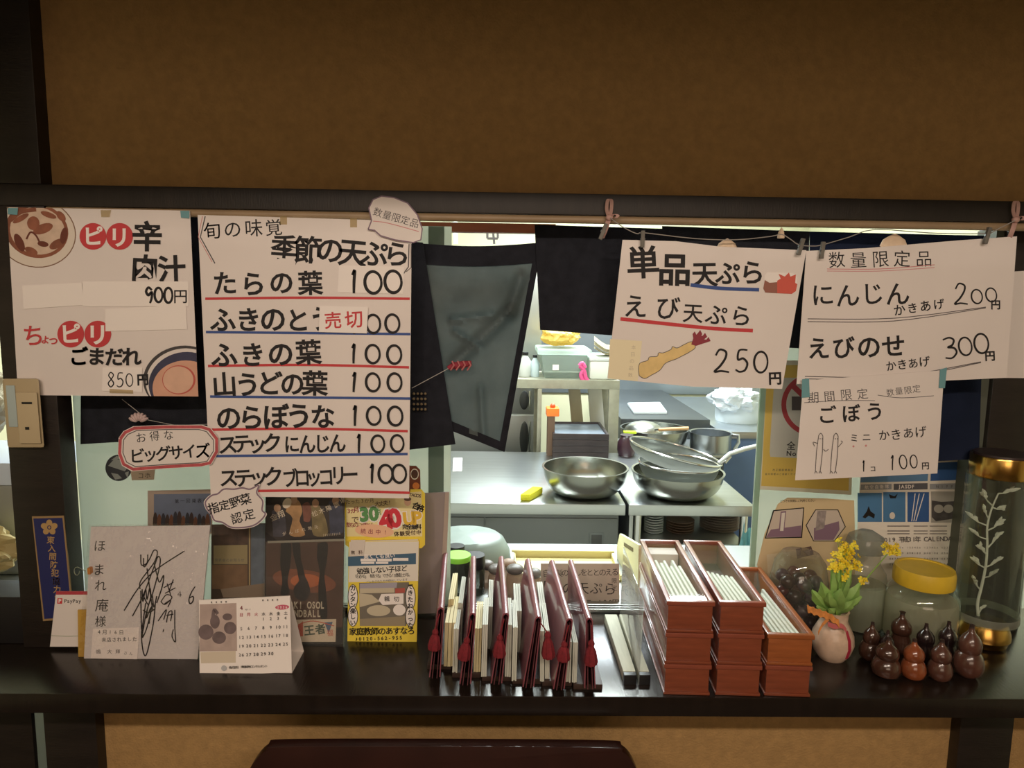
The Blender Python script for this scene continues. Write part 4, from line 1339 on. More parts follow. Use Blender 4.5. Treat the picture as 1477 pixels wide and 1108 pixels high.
# paper packs and the clear divider
PACK = mat('paper_pack', (182, 182, 162), 0.65, var=(30, 0.06), stretch=(8, 1, 1))
for (xa, xb, yf, ra, rb, lab) in ((900, 918, 988, 872, 890, 'long pack of pale paper strips with a black end, by the menus'), (922, 938, 988, 893, 905, 'long pack of pale paper strips with a black end, by the wooden boxes')):
    a, b_ = PZ(xa, yf, SZ), PZ(xb, yf, SZ)
    c, d = PZ(ra, 886, SZ + 0.02), PZ(rb, 886, SZ + 0.02)
    up = Vector((0, 0, 0.02))
    c.z = d.z = SZ
    c.y = d.y = min(c.y, 1.505)
    t = thing('paper_pack', lab, 'paper pack', (a + b_) / 2, 'long paper packs beside the divider')
    MB().hexa([a + (c - a) * 0.05, b_ + (d - b_) * 0.05, d, c], [a + (c - a) * 0.05 + up, b_ + (d - b_) * 0.05 + up, d + up, c + up], PACK, 0.002).build('strips', t)
    MB().hexa([a, b_, b_ + (d - b_) * 0.05, a + (c - a) * 0.05], [p + up * 0.95 for p in (a, b_, b_ + (d - b_) * 0.05, a + (c - a) * 0.05)], BLACKPL, 0.001).build('end_cap', t)
a = PZ(920, 988, SZ)
c = PZ(892.5, 886, SZ)
c.y = 1.50
w_ = Vector((0.0025, 0, 0))
tz = P(927, 868, a.y)
up = tz - a
MB_ = MB().hexa([a, a + w_, c + w_, c], [a + up, a + w_ + up, c + w_ + up, c + up], glass('divider_acrylic', haze=0.26, hazecol=(206, 212, 206)), 0.0006)
tag(MB_.build('clear_divider'), 'clear acrylic divider plate standing between paper packs and wooden boxes', 'divider')

# chopstick boxes
REDW = mat('red_brown_wood', (128, 66, 44), 0.3, var=(14, 0.18), bump=(40, 0.04), stretch=(1, 1, 8), coat=0.3)
REDWD = mat('red_brown_lid', (134, 70, 52), 0.28, var=(14, 0.15), coat=0.4)
ORW = mat('orange_brown_wood', (150, 84, 44), 0.34, var=(14, 0.18), bump=(40, 0.04), stretch=(1, 1, 8), coat=0.3)
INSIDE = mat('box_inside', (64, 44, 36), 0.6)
SLEEVE = mat('chopstick_sleeve', (232, 236, 222), 0.6)
z3 = P(997, 868, PZ(990, 1004, SZ).y).z
hb = (z3 - SZ) / 3
cols = [((955, 1003), (1025.5, 1004), (919, 771), (961, 868), 3, 'by the clear divider'), ((1030, 1004), (1098, 1005), (980, 770), (1039, 871), 3, 'in the middle column'), ((1101, 1005), (1170, 1006), None, None, 2, 'in the low column by the vase')]
lev = ['bottom', 'middle', 'top']
for ci, (fl, fr, far, nl, n, where) in enumerate(cols):
    a, b_ = PZ(*fl, SZ), PZ(*fr, SZ)
    zt = SZ + hb * n
    if far:
        dd = PZ(*far, zt) - PZ(*nl, zt)
    else:
        dd = PZ(1091, 812, zt) - PZ(1169, 911, zt)
    dd.z = 0
    dd = dd.normalized() * 0.318
    wv = (b_ - a)
    wv.z = 0
    ln = wv.length
    ex, ey = Vector((dd.y, -dd.x, 0)).normalized(), dd.normalized()
    org = (a + b_) / 2
    M4 = Matrix(((ex.x, ey.x, 0, org.x), (ex.y, ey.y, 0, org.y), (0, 0, 1, 0), (0, 0, 0, 1)))
    hw = ln / 2 - 0.0012
    for L in range(n):
        zb, top = SZ + hb * L + 0.0006, (L == n - 1)
        body = ORW if ci == 2 and L == 1 else REDW
        lid = ORW if ci == 2 and L == 1 else REDWD
        nm = lev[L] if n == 3 else ('bottom', 'top')[L]
        lab = ('%s red-brown wooden chopstick box ' % nm) + ('with glass lid ' if top else '') + where
        if ci == 2 and L == 1:
            lab = 'orange-brown wooden chopstick box with glass lid in the low column by the vase'
        t = thing('chopstick_box', lab, 'chopstick box', M4 @ Vector((0, 0, zb)), 'wooden chopstick boxes stacked on the shelf')
        m = MB()
        th, hgt, dp = 0.006, hb - 0.010, 0.318
        x0, x1 = -hw + 0.0035, hw - 0.0035
        m.box((x0 - 0.0025, 0.0005, zb), (x1 + 0.0025, dp - 0.0005, zb + 0.005), body, 0.0015, M4)
        m.box((x0, 0.0035, zb + 0.005), (x1, 0.002 + th, zb + hgt), body, 0.0008, M4)
        m.box((x0, dp - 0.002 - th, zb + 0.006), (x1, dp - 0.002, zb + hgt), body, 0.0008, M4)
        m.box((x0, 0.002 + th, zb + 0.006), (x0 + th, dp - 0.002 - th, zb + hgt), body, 0.0008, M4)
        m.box((x1 - th, 0.002 + th, zb + 0.006), (x1, dp - 0.002 - th, zb + hgt), body, 0.0008, M4)
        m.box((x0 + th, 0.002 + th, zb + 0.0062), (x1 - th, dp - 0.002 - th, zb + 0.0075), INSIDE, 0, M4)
        m.build('body', t)
        m = MB()
        fwd = 0.0095
        l0, l1 = zb + hgt + 0.0003, zb + hgt + 0.0088
        m.box((-hw, 0, l0), (hw, fwd, l1), lid, 0.002, M4)
        m.box((-hw, dp - fwd, l0), (hw, dp, l1), lid, 0.002, M4)
        m.box((-hw, fwd - 0.001, l0), (-hw + fwd, dp - fwd + 0.001, l1), lid, 0.002, M4)
        m.box((hw - fwd, fwd - 0.001, l0), (hw, dp - fwd + 0.001, l1), lid, 0.002, M4)
        lidob = m.build('lid', t)
        MB().box((-hw + fwd, fwd, l0 + 0.003), (hw - fwd, dp - fwd, l0 + 0.0048), CLEAR, 0, M4).build('lid_glass', lidob)
        if top:
            random.seed(20 + ci)
            if ci == 0:
                o = MB().box((x0 + 0.008, 0.262, zb + 0.0085), (x1 - 0.008, 0.302, zb + hgt - 0.004), PAPER2, 0.001, M4).build('paper_packet')
                tag(o, 'white paper packet at the far end inside the glass-lidded box by the clear divider', 'packet')
            ns = 7
            for j in range(ns):
                xx = x0 + 0.012 + j * (x1 - x0 - 0.026) / (ns - 1)
                ya = 0.012 + random.uniform(0, 0.006)
                Ls = 0.20 + random.uniform(-0.02, 0.02) if ci != 1 else 0.165 - 0.012 * j * 0.4
                o = MB().hexa([M4 @ Vector((xx - 0.0035, ya, zb + 0.0085)), M4 @ Vector((xx + 0.0035, ya, zb + 0.0085)), M4 @ Vector((xx + 0.0015 - 0.004, ya + Ls, zb + 0.0085)), M4 @ Vector((xx - 0.0055 - 0.004, ya + Ls, zb + 0.0085))],
                              [M4 @ Vector((xx - 0.0015, ya, zb + hgt - 0.005)), M4 @ Vector((xx + 0.0035, ya, zb + hgt - 0.005)), M4 @ Vector((xx - 0.001, ya + Ls, zb + hgt - 0.006)), M4 @ Vector((xx - 0.006, ya + Ls, zb + hgt - 0.006))], SLEEVE, 0.0008).build('chopstick_sleeve')
                tag(o, 'white paper chopstick sleeve inside the glass-lidded box ' + where, 'chopstick sleeve', 'chopstick sleeves in the box ' + where)

# ================================================================== JAR END OF THE SHELF
def zat(px, py, Y):
    return P(px, py, Y).z

# clay vase with rapeseed flowers
c = PZ(1199, 948, SZ)
k = px_size(c)
hz = zat(1199, 880, c.y) - SZ
rv = 29 * k
t = thing('flower_vase', 'small round clay vase with a red stripe and orange bow holding yellow rapeseed flowers', 'vase', c)
VC = mat('vase_clay', (206, 178, 154), 0.35, var=(60, 0.12), coat=0.3)
prof = [(0.02 * rv, 0), (0.6 * rv, 0), (0.86 * rv, 0.14 * hz), (rv, 0.34 * hz), (0.95 * rv, 0.52 * hz), (0.74 * rv, 0.70 * hz), (0.62 * rv, 0.8 * hz), (0.64 * rv, 0.95 * hz), (0.68 * rv, hz), (0.58 * rv, hz), (0.52 * rv, 0.8 * hz), (0.02 * rv, 0.6 * hz)]
MB().lathe(prof, c, VC, 40).build('body', t)
m = MB()
pz = lambda q, a, off=0.0012: Vector((c.x + (q[0] + off) * math.sin(a), c.y - (q[0] + off) * math.cos(a), c.z + q[1]))
m.rings([[pz(prof[i], 0.32), pz(prof[i], 0.40), pz(prof[i], 0.50), pz(prof[i], 0.50, 0), pz(prof[i], 0.32, 0)] for i in range(2, 6)], mat('vase_red', (168, 44, 66), 0.4))
m.build('red_stripe', t)
m = MB()
ORG2 = mat('orange_raffia', (206, 132, 64), 0.6, var=(120, 0.25))
yb_ = c.y - rv * 0.9
bow = catmull([(1162, 878), (1172, 882), (1184, 886), (1196, 891), (1208, 900)], 6)
for j, (x, y) in enumerate(bow):
    pass
wv_ = lambda x, y, d: P(x, y, yb_ - 0.006 + d)
m.rings([[wv_(x + 2, y - 5 - 1.5 * math.sin(j * 1.4), 0), wv_(x + 3, y + 5 + 1.5 * math.sin(j * 1.4), -0.002), wv_(x + 3, y + 5, 0.002), wv_(x + 2, y - 5, 0.003)] for j, (x, y) in enumerate(bow)], ORG2)
m.rings([[wv_(x, y - 3, 0.001), wv_(x, y + 3, 0.0), wv_(x, y + 3, 0.003), wv_(x, y - 3, 0.003)] for x, y in catmull([(1196, 892), (1186, 902), (1180, 914)], 5)], ORG2)
m.build('bow', t)
m = MB()
fl = catmull([(1194, 900), (1204, 904), (1214, 903), (1221, 910)], 4)
m.rings([[wv_(x, y - 3.5, 0.001), wv_(x, y + 3.5, -0.001), wv_(x, y + 3.5, 0.003), wv_(x, y - 3.5, 0.004)] for x, y in fl], mat('pink_fold', (186, 96, 96), 0.5))
m.build('ribbon', t)
# flowers
random.seed(11)
stem, leaf, blo = MB(), MB(), MB()
SG, LG = mat('stem_green', (126, 158, 66), 0.6), mat('leaf_green', (158, 196, 108), 0.5, var=(60, 0.2), trans=0.3)
YF = [mat('petal_yellow', (248, 228, 60), 0.6, trans=0.2), mat('petal_gold', (240, 206, 36), 0.6, trans=0.2)]
def leaf_at(p, q, w, droop):
    d = q - p
    sd = Matrix.Rotation(random.uniform(-1.0, 1.0), 3, d) @ d.cross(Vector((0.2, 1, 0.3))).normalized()
    w *= random.uniform(0.75, 1.15)
    nn = sd.cross(d).normalized()
    R_ = []
    for i in range(9):
        s_ = i / 8
        ww = w * (math.sin(math.pi * min(0.04 + 0.96 * s_, 0.985) ** 1.35)) * (1 + 0.12 * math.sin(s_ * 19))
        cpt = p + d * s_ + Vector((0, 0, -droop * s_ * s_)) + nn * 0.004 * math.sin(s_ * 7)
        R_.append([cpt - sd * ww + nn * 0.004, cpt, cpt + sd * ww + nn * 0.004, cpt - nn * 0.0008])
    leaf.rings(R_, LG)
for (bx, by, dY) in ((1215, 800, 0.0), (1222, 792, 0.012), (1207, 816, -0.01), (1228, 815, 0.006), (1286, 792, 0.05), (1216, 830, 0.0), (1244, 838, 0.01)):
    top = P(bx, by, c.y + dY)
    b0 = c + Vector((random.uniform(-0.006, 0.006), random.uniform(-0.006, 0.006), hz * 0.7))
    mid = (b0 + top) / 2 + Vector((random.uniform(-0.006, 0.006), 0, 0.004))
    stem.tube([b0, mid, top], [0.0019, 0.0016, 0.0011], SG, 6)
    big = by < 820
    for j in range(26 if big else 7):
        a, e = random.uniform(0, 2 * math.pi), random.uniform(-1.0, 1.2)
        rr = (0.019 if bx < 1240 else 0.016) * random.uniform(0.3, 1.0) * (1 if big else 0.6)
        q = top + Vector((rr * math.cos(a), rr * math.sin(a), rr * e * 0.9))
        f0 = random.uniform(0, 6.28)
        n_ = Vector((math.cos(a) * 0.5, math.sin(a) * 0.5 - 0.5, 0.6)).normalized()
        t1 = n_.orthogonal().normalized()
        t2 = n_.cross(t1)
        for i in range(4):
            ang = f0 + i * math.pi / 2
            dv = t1 * math.cos(ang) + t2 * math.sin(ang)
            sv = n_.cross(dv)
            s0 = 0.0052 * random.uniform(0.8, 1.2)
            blo.face([q, q + dv * s0 * 0.7 + sv * s0 * 0.5 + n_ * 0.001, q + dv * s0 * 1.15 + n_ * 0.0015, q + dv * s0 * 0.7 - sv * s0 * 0.5 + n_ * 0.001], YF[j % 2])
        stem.tube([top - Vector((0, 0, 0.008)), q], 0.0005, SG, 4)
base = c + Vector((0, 0, hz * 0.9))
for (x, y, dY, w, dr) in ((1172, 845, -0.01, 0.013, 0.008), (1185, 838, -0.02, 0.014, 0.004), (1205, 826, -0.015, 0.013, 0.0), (1228, 832, -0.012, 0.014, 0.004), (1243, 836, 0.0, 0.012, 0.006), (1212, 845, -0.03, 0.016, 0.006), (1195, 850, -0.028, 0.015, 0.008), (1220, 822, 0.005, 0.011, 0.0), (1213, 808, 0.004, 0.008, 0.0), (1231, 818, -0.004, 0.009, 0.002), (1202, 818, -0.006, 0.010, 0.0), (1178, 862, -0.015, 0.012, 0.014), (1246, 850, -0.005, 0.010, 0.012), (1200, 868, -0.03, 0.013, 0.012), (1232, 858, -0.02, 0.011, 0.01)):
    leaf_at(base + Vector((0, 0, -0.012)), P(x, y, c.y + dY), w * 1.12, dr * 1.5)
stem.build('stems', t)
leaf.build('leaves', t)
blo.build('blossoms', t, recalc=False)

# glass dome jar of dark plums
Yj = 1.445
c = P(1150, 870, Yj); c.z = SZ
k = px_size(P(1150, 850, Yj))
r, h = 41 * k, zat(1150, 794, Yj) - SZ
t = thing('fruit_jar', 'round glass jar of dark red plums behind the boxes and vase', 'jar', c)
MB().lathe([(0.02 * r, 0), (0.8 * r, 0), (0.97 * r, 0.08 * h), (r, 0.4 * h), (0.98 * r, 0.62 * h), (0.85 * r, 0.86 * h), (0.62 * r, 0.97 * h), (0.02 * r, h)], c, glass('jar_glass', (0.93, 0.94, 0.92), 0.03, 1.0, lo=0.05, haze=0.16, hazecol=(190, 186, 170)), 36).build('glass', t)
random.seed(4)
PL = [mat('plum_dark', (38, 18, 22), 0.3, coat=0.5), mat('plum_red', (84, 26, 34), 0.3, coat=0.5), mat('plum_violet', (62, 42, 58), 0.35, coat=0.4)]
rp = 0.0155
pos = []
for lay in range(4):
    for i in range(7):
        if i < 6:
            a = i * math.pi / 3 + lay * 0.5
            q = (c.x + 0.56 * r * math.cos(a), c.y + 0.56 * r * math.sin(a), SZ + 0.014 + rp + lay * 0.0285)
        else:
            q = (c.x, c.y, SZ + 0.014 + rp + lay * 0.0285)
        pos.append(q)
random.shuffle(pos)
MB().lathe([(0.02 * r, 0.004), (0.75 * r, 0.004), (0.9 * r, 0.012), (0.02 * r, 0.0125)], c, PL[0], 24).build('sediment', t)
for i, q in enumerate(pos):
    o = MB().ball(q, (rp * random.uniform(0.9, 1.0), rp * 0.96, rp * random.uniform(0.88, 0.98)), PL[i % 3], 14).build('plum')
    tag(o, 'small dark red plum inside the round glass jar behind the vase', 'plum', 'plums in the round glass jar')

# glass jar with glass lid
JG = glass('jar_glass_green', (0.95, 0.96, 0.94), 0.03, 1.0, lo=0.03, haze=0.05, hazecol=(190, 196, 178))
Yj = 1.463
c = P(1239, 900, Yj); c.z = SZ
k = px_size(P(1248, 860, Yj))
r = 0.0485
zl = zat(1243, 795, Yj) - SZ
t = thing('lidded_jar', 'tall glass jar with a dull glass lid between the flowers and yellow-lidded jar', 'jar', c)
MB().lathe([(0.02 * r, 0), (0.9 * r, 0), (r, 0.05 * zl), (r, 0.62 * zl), (0.92 * r, 0.74 * zl), (0.68 * r, 0.84 * zl), (0.64 * r, 0.9 * zl), (0.66 * r, zl)], c, JG, 40, cap=False).build('glass', t)
MURK = glass('murky_liquid', (0.85, 0.86, 0.80), 0.05, 0.4, haze=0.6, hazecol=(206, 206, 186))
MB().lathe([(0.02 * r, 0.004), (0.86 * r, 0.004), (0.95 * r, 0.06 * zl), (0.95 * r, 0.58 * zl), (0.02 * r, 0.585 * zl)], c, MURK, 36).build('liquid', t)
lz = zat(1243, 768, Yj) - SZ
MB().lathe([(0.02 * r, zl), (0.66 * r, zl), (0.80 * r, zl + 0.002), (0.84 * r, zl + 0.35 * (lz - zl)), (0.72 * r, zl + 0.8 * (lz - zl)), (0.3 * r, lz + 0.004), (0.02 * r, lz + 0.005)], c, glass('lid_glass_grey', (0.85, 0.87, 0.85), 0.06, 1.0, lo=0.05, haze=0.45, hazecol=(186, 190, 184)), 36).build('lid', t)

# yellow lidded jar
Yj = 1.405
c = P(1326, 900, Yj); c.z = SZ
r = 0.0715
zl = zat(1328, 838, Yj) - SZ
t = thing('pickle_jar', 'squat glass jar of pale liquid with a yellow screw lid behind the gourds', 'jar', c)
MB().lathe([(0.02 * r, 0), (0.88 * r, 0), (r, 0.07 * zl), (r, 0.68 * zl), (0.96 * r, 0.80 * zl), (0.80 * r, 0.93 * zl), (0.74 * r, 0.96 * zl), (0.74 * r, zl)], c, JG, 44, cap=False).build('glass', t)
MB().lathe([(0.02 * r, 0.004), (0.84 * r, 0.004), (0.95 * r, 0.08 * zl), (0.95 * r, 0.66 * zl), (0.90 * r, 0.74 * zl), (0.02 * r, 0.745 * zl)], c, glass('pale_liquid', (0.86, 0.87, 0.8), 0.05, 0.4, haze=0.66, hazecol=(218, 216, 194)), 40).build('liquid', t)
lh = zat(1328, 822, Yj) - SZ - zl + 0.006
MB().lathe([(0.02 * r, zl - 0.004), (0.80 * r, zl - 0.004), (0.815 * r, zl), (0.815 * r, zl + 0.7 * lh), (0.78 * r, zl + lh), (0.70 * r, zl + lh), (0.68 * r, zl + 0.93 * lh), (0.02 * r, zl + 0.93 * lh)], c, mat('yellow_lid', (220, 184, 52), 0.42, var=(30, 0.06)), 60, wob=lambda a, z: 1 + 0.004 * math.sin(40 * a)).build('lid', t)

# tall jar with the white branch
Yj = 1.392
c = P(1417, 925, Yj); c.z = SZ
k = px_size(P(1417, 860, Yj))
t = thing('display_jar', 'tall clear jar with gold base and gold lid holding a white branch', 'jar', c)
rg = 41 * k
zb_ = zat(1414, 893, Yj)
ztop = zat(1440, 686, Yj)
MB().lathe([(0.01, SZ), (0.036, SZ), (0.043, SZ + 0.004), (0.045, SZ + 0.012), (0.049, SZ + 0.018), (0.048, SZ + 0.030), (0.040, zb_ - 0.002), (0.01, zb_ - 0.001)], (c.x, c.y, 0), GOLD, 40).build('gold_base', t)
MB().lathe([(0.01, zb_), (rg * 0.97, zb_), (rg, zb_ + 0.006), (rg, ztop), (rg * 0.99, ztop), (rg * 0.94, ztop - 0.002), (rg * 0.94, zb_ + 0.012), (0.01, zb_ + 0.012)], (c.x, c.y, 0), glass('jar_clear', (0.93, 0.96, 0.93), 0.03, 1.0, lo=0.02, haze=0.03), 48).build('glass', t)
zg = zat(1446, 656, Yj)
MB().lathe([(0.01, ztop + 0.0005), (rg * 0.93, ztop + 0.0005), (rg * 0.95, ztop + 0.004), (rg * 0.95, zg - 0.003), (rg * 0.93, zg), (rg * 0.85, zg)], (c.x, c.y, 0), GOLD, 48, wob=lambda a, z: 1 + 0.008 * math.cos(16 * a)).build('gold_lid', t)
MB().lathe([(0.005, zg - 0.002), (rg * 0.85, zg - 0.002), (rg * 0.84, zg + 0.004), (0.005, zg + 0.005)], (c.x, c.y, 0), mat('lid_dark', (50, 38, 40), 0.4), 36).build('lid_top', t)
MB().lathe([(rg * 1.003, zb_ + 0.004), (rg * 1.012, zb_ + 0.006), (rg * 1.012, zb_ + 0.018), (rg * 1.003, zb_ + 0.020)], (c.x, c.y, 0), glass('jar_band', haze=0.5, hazecol=(190, 192, 180)), 48, cap=False).build('paper_band', t)
BR = mat('branch_white', (226, 226, 216), 0.7, var=(80, 0.1))
m = MB()
main = [P(x, y, Yj) for x, y in catmull([(1411, 888), (1410, 870), (1416, 845), (1422, 815), (1424, 785), (1424, 760), (1430, 735), (1440, 712)], 5)]
m.tube(main, [0.0032 - 0.0018 * i / len(main) for i in range(len(main))], BR, 8)
random.seed(8)
for (x0, y0, x1, y1, n) in ((1413, 850, 1404, 836, 4), (1420, 833, 1433, 828, 4), (1422, 820, 1401, 806, 5), (1422, 818, 1441, 808, 5), (1424, 800, 1414, 790, 4), (1425, 790, 1442, 770, 7), (1424, 778, 1406, 770, 5), (1425, 765, 1442, 755, 6), (1423, 758, 1400, 746, 6), (1426, 748, 1420, 735, 3), (1432, 732, 1446, 735, 5), (1432, 730, 1418, 714, 5), (1440, 712, 1460, 708, 6), (1411, 885, 1416, 877, 2)):
    p0 = P(x0, y0, Yj)
    dY = random.uniform(-0.02, 0.02)
    p1 = P(x1, y1, Yj + dY)
    m.tube([p0, (p0 + p1) / 2 + Vector((0, 0, -0.002)), p1], [0.0016, 0.0013, 0.0009], BR, 6)
    for j in range(n):
        s_ = random.uniform(0.35, 1.0)
        q = p0 + (p1 - p0) * s_
        e = q + (p1 - p0).normalized() * random.uniform(0.008, 0.016) + Vector((random.uniform(-0.005, 0.005), random.uniform(-0.006, 0.006), random.uniform(-0.001, 0.009)))
        m.tube([q, (q + e) / 2 + Vector((0, 0, 0.001)), e], [0.0009, 0.0034, 0.0008], BR, 6)
m.build('branch', t)

# gourds
GO = {'b': mat('gourd_brown', (72, 46, 36), 0.22, var=(30, 0.3), coat=0.6), 'd': mat('gourd_dark', (44, 31, 31), 0.24, var=(30, 0.3), coat=0.6), 'o': mat('gourd_orange', (138, 74, 44), 0.2, var=(30, 0.3), coat=0.6), 'r': mat('gourd_red', (88, 56, 46), 0.24, var=(30, 0.3), coat=0.5)}
gl = [(1258, 955, 897, 29, 'b', 0.66, 'brown gourd at the back end of the gourd group nearest the vase'),
      (1282, 981, 919, 38, 'b', 0.70, 'glossy brown front gourd nearest the vase with a wide flat bulb'),
      (1302, 945, 882, 27, 'b', 0.9, 'brown back gourd with a knobbed tip standing tallest against the yellow-lidded jar'),
      (1322, 983, 921, 33, 'o', 0.72, 'bright orange-brown glossy gourd in the front row'),
      (1337, 957, 899, 25, 'd', 0.8, 'dark gourd behind the orange-brown gourd'),
      (1360, 985, 922, 32, 'r', 0.72, 'dull reddish brown front gourd beside the orange-brown gourd'),
      (1369, 957, 896, 26, 'd', 0.8, 'dark gourd with a long neck behind the dull reddish gourd'),
      (1402, 980, 900, 39, 'r', 0.66, 'tall streaked brown gourd in front of the gold jar base'),
      (1281, 962, 909, 22, 'd', 0.75, 'small dark gourd with a pointed tip squeezed between front and back gourds')]
placed = []
for (x, yb, yt, wpx, cm, up_, lab) in gl:
    c = PZ(x, yb, SZ)
    k = px_size(c)
    r = wpx * k / 2 * 1.06
    c.y += r * 0.55
    for (qx, qy, qr) in placed:
        pass
    placed.append((c.x, c.y, r))
    h = P(x, yt, c.y).z - SZ
    t = thing('gourd', lab, 'gourd', c, 'polished gourds on the shelf')
    u2 = r * min(up_ * 1.13, 0.97)
    tilt = Matrix.Rotation(random.uniform(-0.04, 0.04), 3, 'Y')
    MB().lathe([(0.05 * r, 0), (0.55 * r, 0.004 * h), (0.88 * r, 0.08 * h), (r, 0.21 * h), (0.93 * r, 0.33 * h), (0.80 * r, 0.42 * h), (min(max(0.66 * r, 0.86 * u2), 0.78 * r), 0.465 * h), (0.97 * u2, 0.52 * h), (u2, 0.60 * h), (0.93 * u2, 0.68 * h), (0.68 * u2, 0.765 * h), (0.40 * u2, 0.825 * h), (0.26 * u2, 0.875 * h), (0.22 * u2, 0.93 * h), (0.02 * u2, 0.935 * h)], c, GO[cm], 28, tilt).build('body', t)
    MB().lathe([(0.23 * u2, 0.925 * h), (0.2 * u2, 0.96 * h), (0.32 * u2 if 'knob' in lab else 0.22 * u2, 0.985 * h), (0.02 * u2, h)], c, mat('gourd_stem', (52, 36, 32), 0.5), 14, tilt).build('stem', t)

# posters on the frosted pane
YQ = 1.5285
s = Sheet.vertical(YQ)
s.outline([(1103, 520), (1234, 520), (1228, 714), (1094, 706)], mat('poster_rim', (228, 226, 206), 0.7), 0.0006)
s.poly([(1107, 527), (1230, 526), (1224, 708), (1098, 701)], mat('poster_yellow', (226, 196, 100), 0.7))
s.poly([(1117, 545), (1222, 545), (1218, 664), (1111, 659), (1110, 652)], mat('poster_grey', (206, 206, 196), 0.7))
rg_, c0 = mat('ban_red', (176, 68, 74), 0.7), (1172, 584)
s.poly(ell(*c0, 45, 45, 0, 48), rg_); s.poly(ell(*c0, 38, 38, 0, 48), mat('poster_grey', (206, 206, 196), 0.7))
s.poly([(1142, 572), (1195, 572), (1195, 592), (1142, 592)], GREYINK)
s.line([(1143, 556), (1202, 612)], 8, rg_, False)
s.text('全席禁煙', 1141, 643, 1206, 645, 13, INK, 0.01, jit=0)
s.text('No Smoking', 1138, 654, 1206, 657, 10, INK, 0.02, jit=0)
s.text('改正健康増進法', 1116, 678, 1142, 678, 3.6, GREYINK, 0, jit=0)
s.text('屋内喫煙はご遠慮ください', 1105, 684, 1150, 684, 3.2, GREYINK, 0, jit=0)
label_sheet(s, 'notice_poster', 'yellow bordered no smoking notice on the frosted pane behind the burdock sign', 'poster')
s = Sheet.vertical(YQ - 0.001)
s.outline([(1092, 815), (1103, 770), (1122, 727), (1136, 718), (1190, 719), (1232, 722), (1236, 875), (1110, 875)], mat('flyer_kraft', (206, 184, 144), 0.75, var=(10, 0.05)), 0.0006, clip=False)
s.text('どうぞお気軽にご利用ください', 1127, 723, 1174, 722, 4, INK, 0.01, jit=0.3)
s.poly([(1115, 736), (1160, 732), (1157, 776), (1103, 777)], BLK)
s.poly([(1116.5, 737.5), (1158.5, 733.5), (1155.5, 774.5), (1105, 775.5)], mat('photo_pale', (198, 184, 170), 0.7))
s.poly([(1105, 775), (1112, 764), (1156, 758), (1155.5, 774.5)], mat('photo_mauve', (132, 104, 122), 0.7))
s.poly([(1126, 738), (1134, 737), (1131, 768), (1123, 768)], mat('photo_mauve', (132, 104, 122), 0.7)); s.poly([(1127.5, 740), (1132.5, 739.5), (1130, 766), (1125, 766)], mat('photo_light', (214, 206, 196), 0.7))
hx = [(1176, 735), (1209, 735), (1220, 760), (1204, 781), (1173, 781), (1162, 758)]
s.poly(hx, BLK); s.poly([(1191 + (x - 1191) * 0.95, 758 + (y - 758) * 0.95) for x, y in hx], mat('photo_pale', (198, 184, 170), 0.7))
s.poly([(1174, 762), (1210, 752), (1211, 764), (1202, 779), (1174, 779)], mat('photo_mauve', (132, 104, 122), 0.7, var=(60, 0.3)))
s.poly([(1179, 737), (1192, 737), (1189, 762), (1176, 766)], mat('photo_grain', (150, 138, 134), 0.7, var=(90, 0.35)))
s.poly([(1148, 792), (1170, 788), (1174, 800), (1150, 806)], mat('photo_umber', (96, 74, 66), 0.7))
s.poly([(1106, 800), (1140, 796), (1138, 840), (1108, 842)], mat('kraft_pale', (216, 200, 168), 0.7))
label_sheet(s, 'photo_leaflet', 'tan leaflet with a sloping corner and two photographs on the frosted pane', 'flyer')
s = Sheet.vertical(YQ - 0.0015)
s.outline([(1242, 668), (1404, 662), (1392, 842), (1232, 850)], mat('calendar_paper', (228, 220, 208), 0.75), 0.0006)
CB = [mat('photo_sky', (96, 136, 176), 0.6, var=(8, 0.1)), mat('photo_blue', (72, 120, 164), 0.6, var=(8, 0.08)), mat('photo_deep', (50, 90, 148), 0.6, var=(8, 0.08))]
s.poly([(1244, 671), (1340, 668), (1338, 694), (1241, 696)], CB[0])
s.poly([(1343, 668), (1402, 665), (1398, 692), (1342, 694)], CB[2])
s.poly([(1242, 699), (1286, 698), (1286, 706), (1241, 707)], mat('bar_grey', (150, 152, 156), 0.7))
s.poly([(1289, 698), (1338, 697), (1338, 706), (1289, 707)], mat('bar_dark', (92, 92, 98), 0.7))
s.poly([(1341, 698), (1392, 697), (1391, 706), (1341, 706)], mat('bar_grey', (150, 152, 156), 0.7))
s.text('航空自衛隊', 1250, 703, 1279, 702, 6, PAPER2, 0.01, jit=0)
s.text('JASDF', 1297, 702, 1317, 702, 7, PAPER2, 0.03, jit=0)
for ch, x in zip('NIPPON', range(1352, 1400, 7)):
    s.text(ch, x, 702, x, 702, 5.5, GREYINK, 0, jit=0)
for (a, b_, c_) in (((1237, 711), (1272, 753), 1), ((1274, 710), (1306, 753), 1), ((1309, 710), (1340, 753), 2)):
    s.rect(a[0], a[1], b_[0], b_[1], CB[c_])
s.rect(1343, 709, 1379, 754, mat('photo_overcast', (164, 160, 152), 0.6))
s.rect(1382, 709, 1394, 754, mat('photo_night', (52, 58, 72), 0.6))
s.poly([(1244, 746), (1250, 738), (1253, 730), (1256, 738), (1262, 742), (1261, 748), (1253, 744), (1248, 748)], BLK)
s.poly([(1282, 713), (1290, 716), (1295, 712), (1292, 719), (1284, 719)], BLK); s.poly(ell(1287, 744, 4, 5), mat('photo_light', (214, 206, 196), 0.7))
for x0_, x1_ in ((1318, 1326), (1321, 1333), (1315, 1320)):
    s.line([(x0_, 752), (x1_, 712)], 1.2, PAPER2, False)
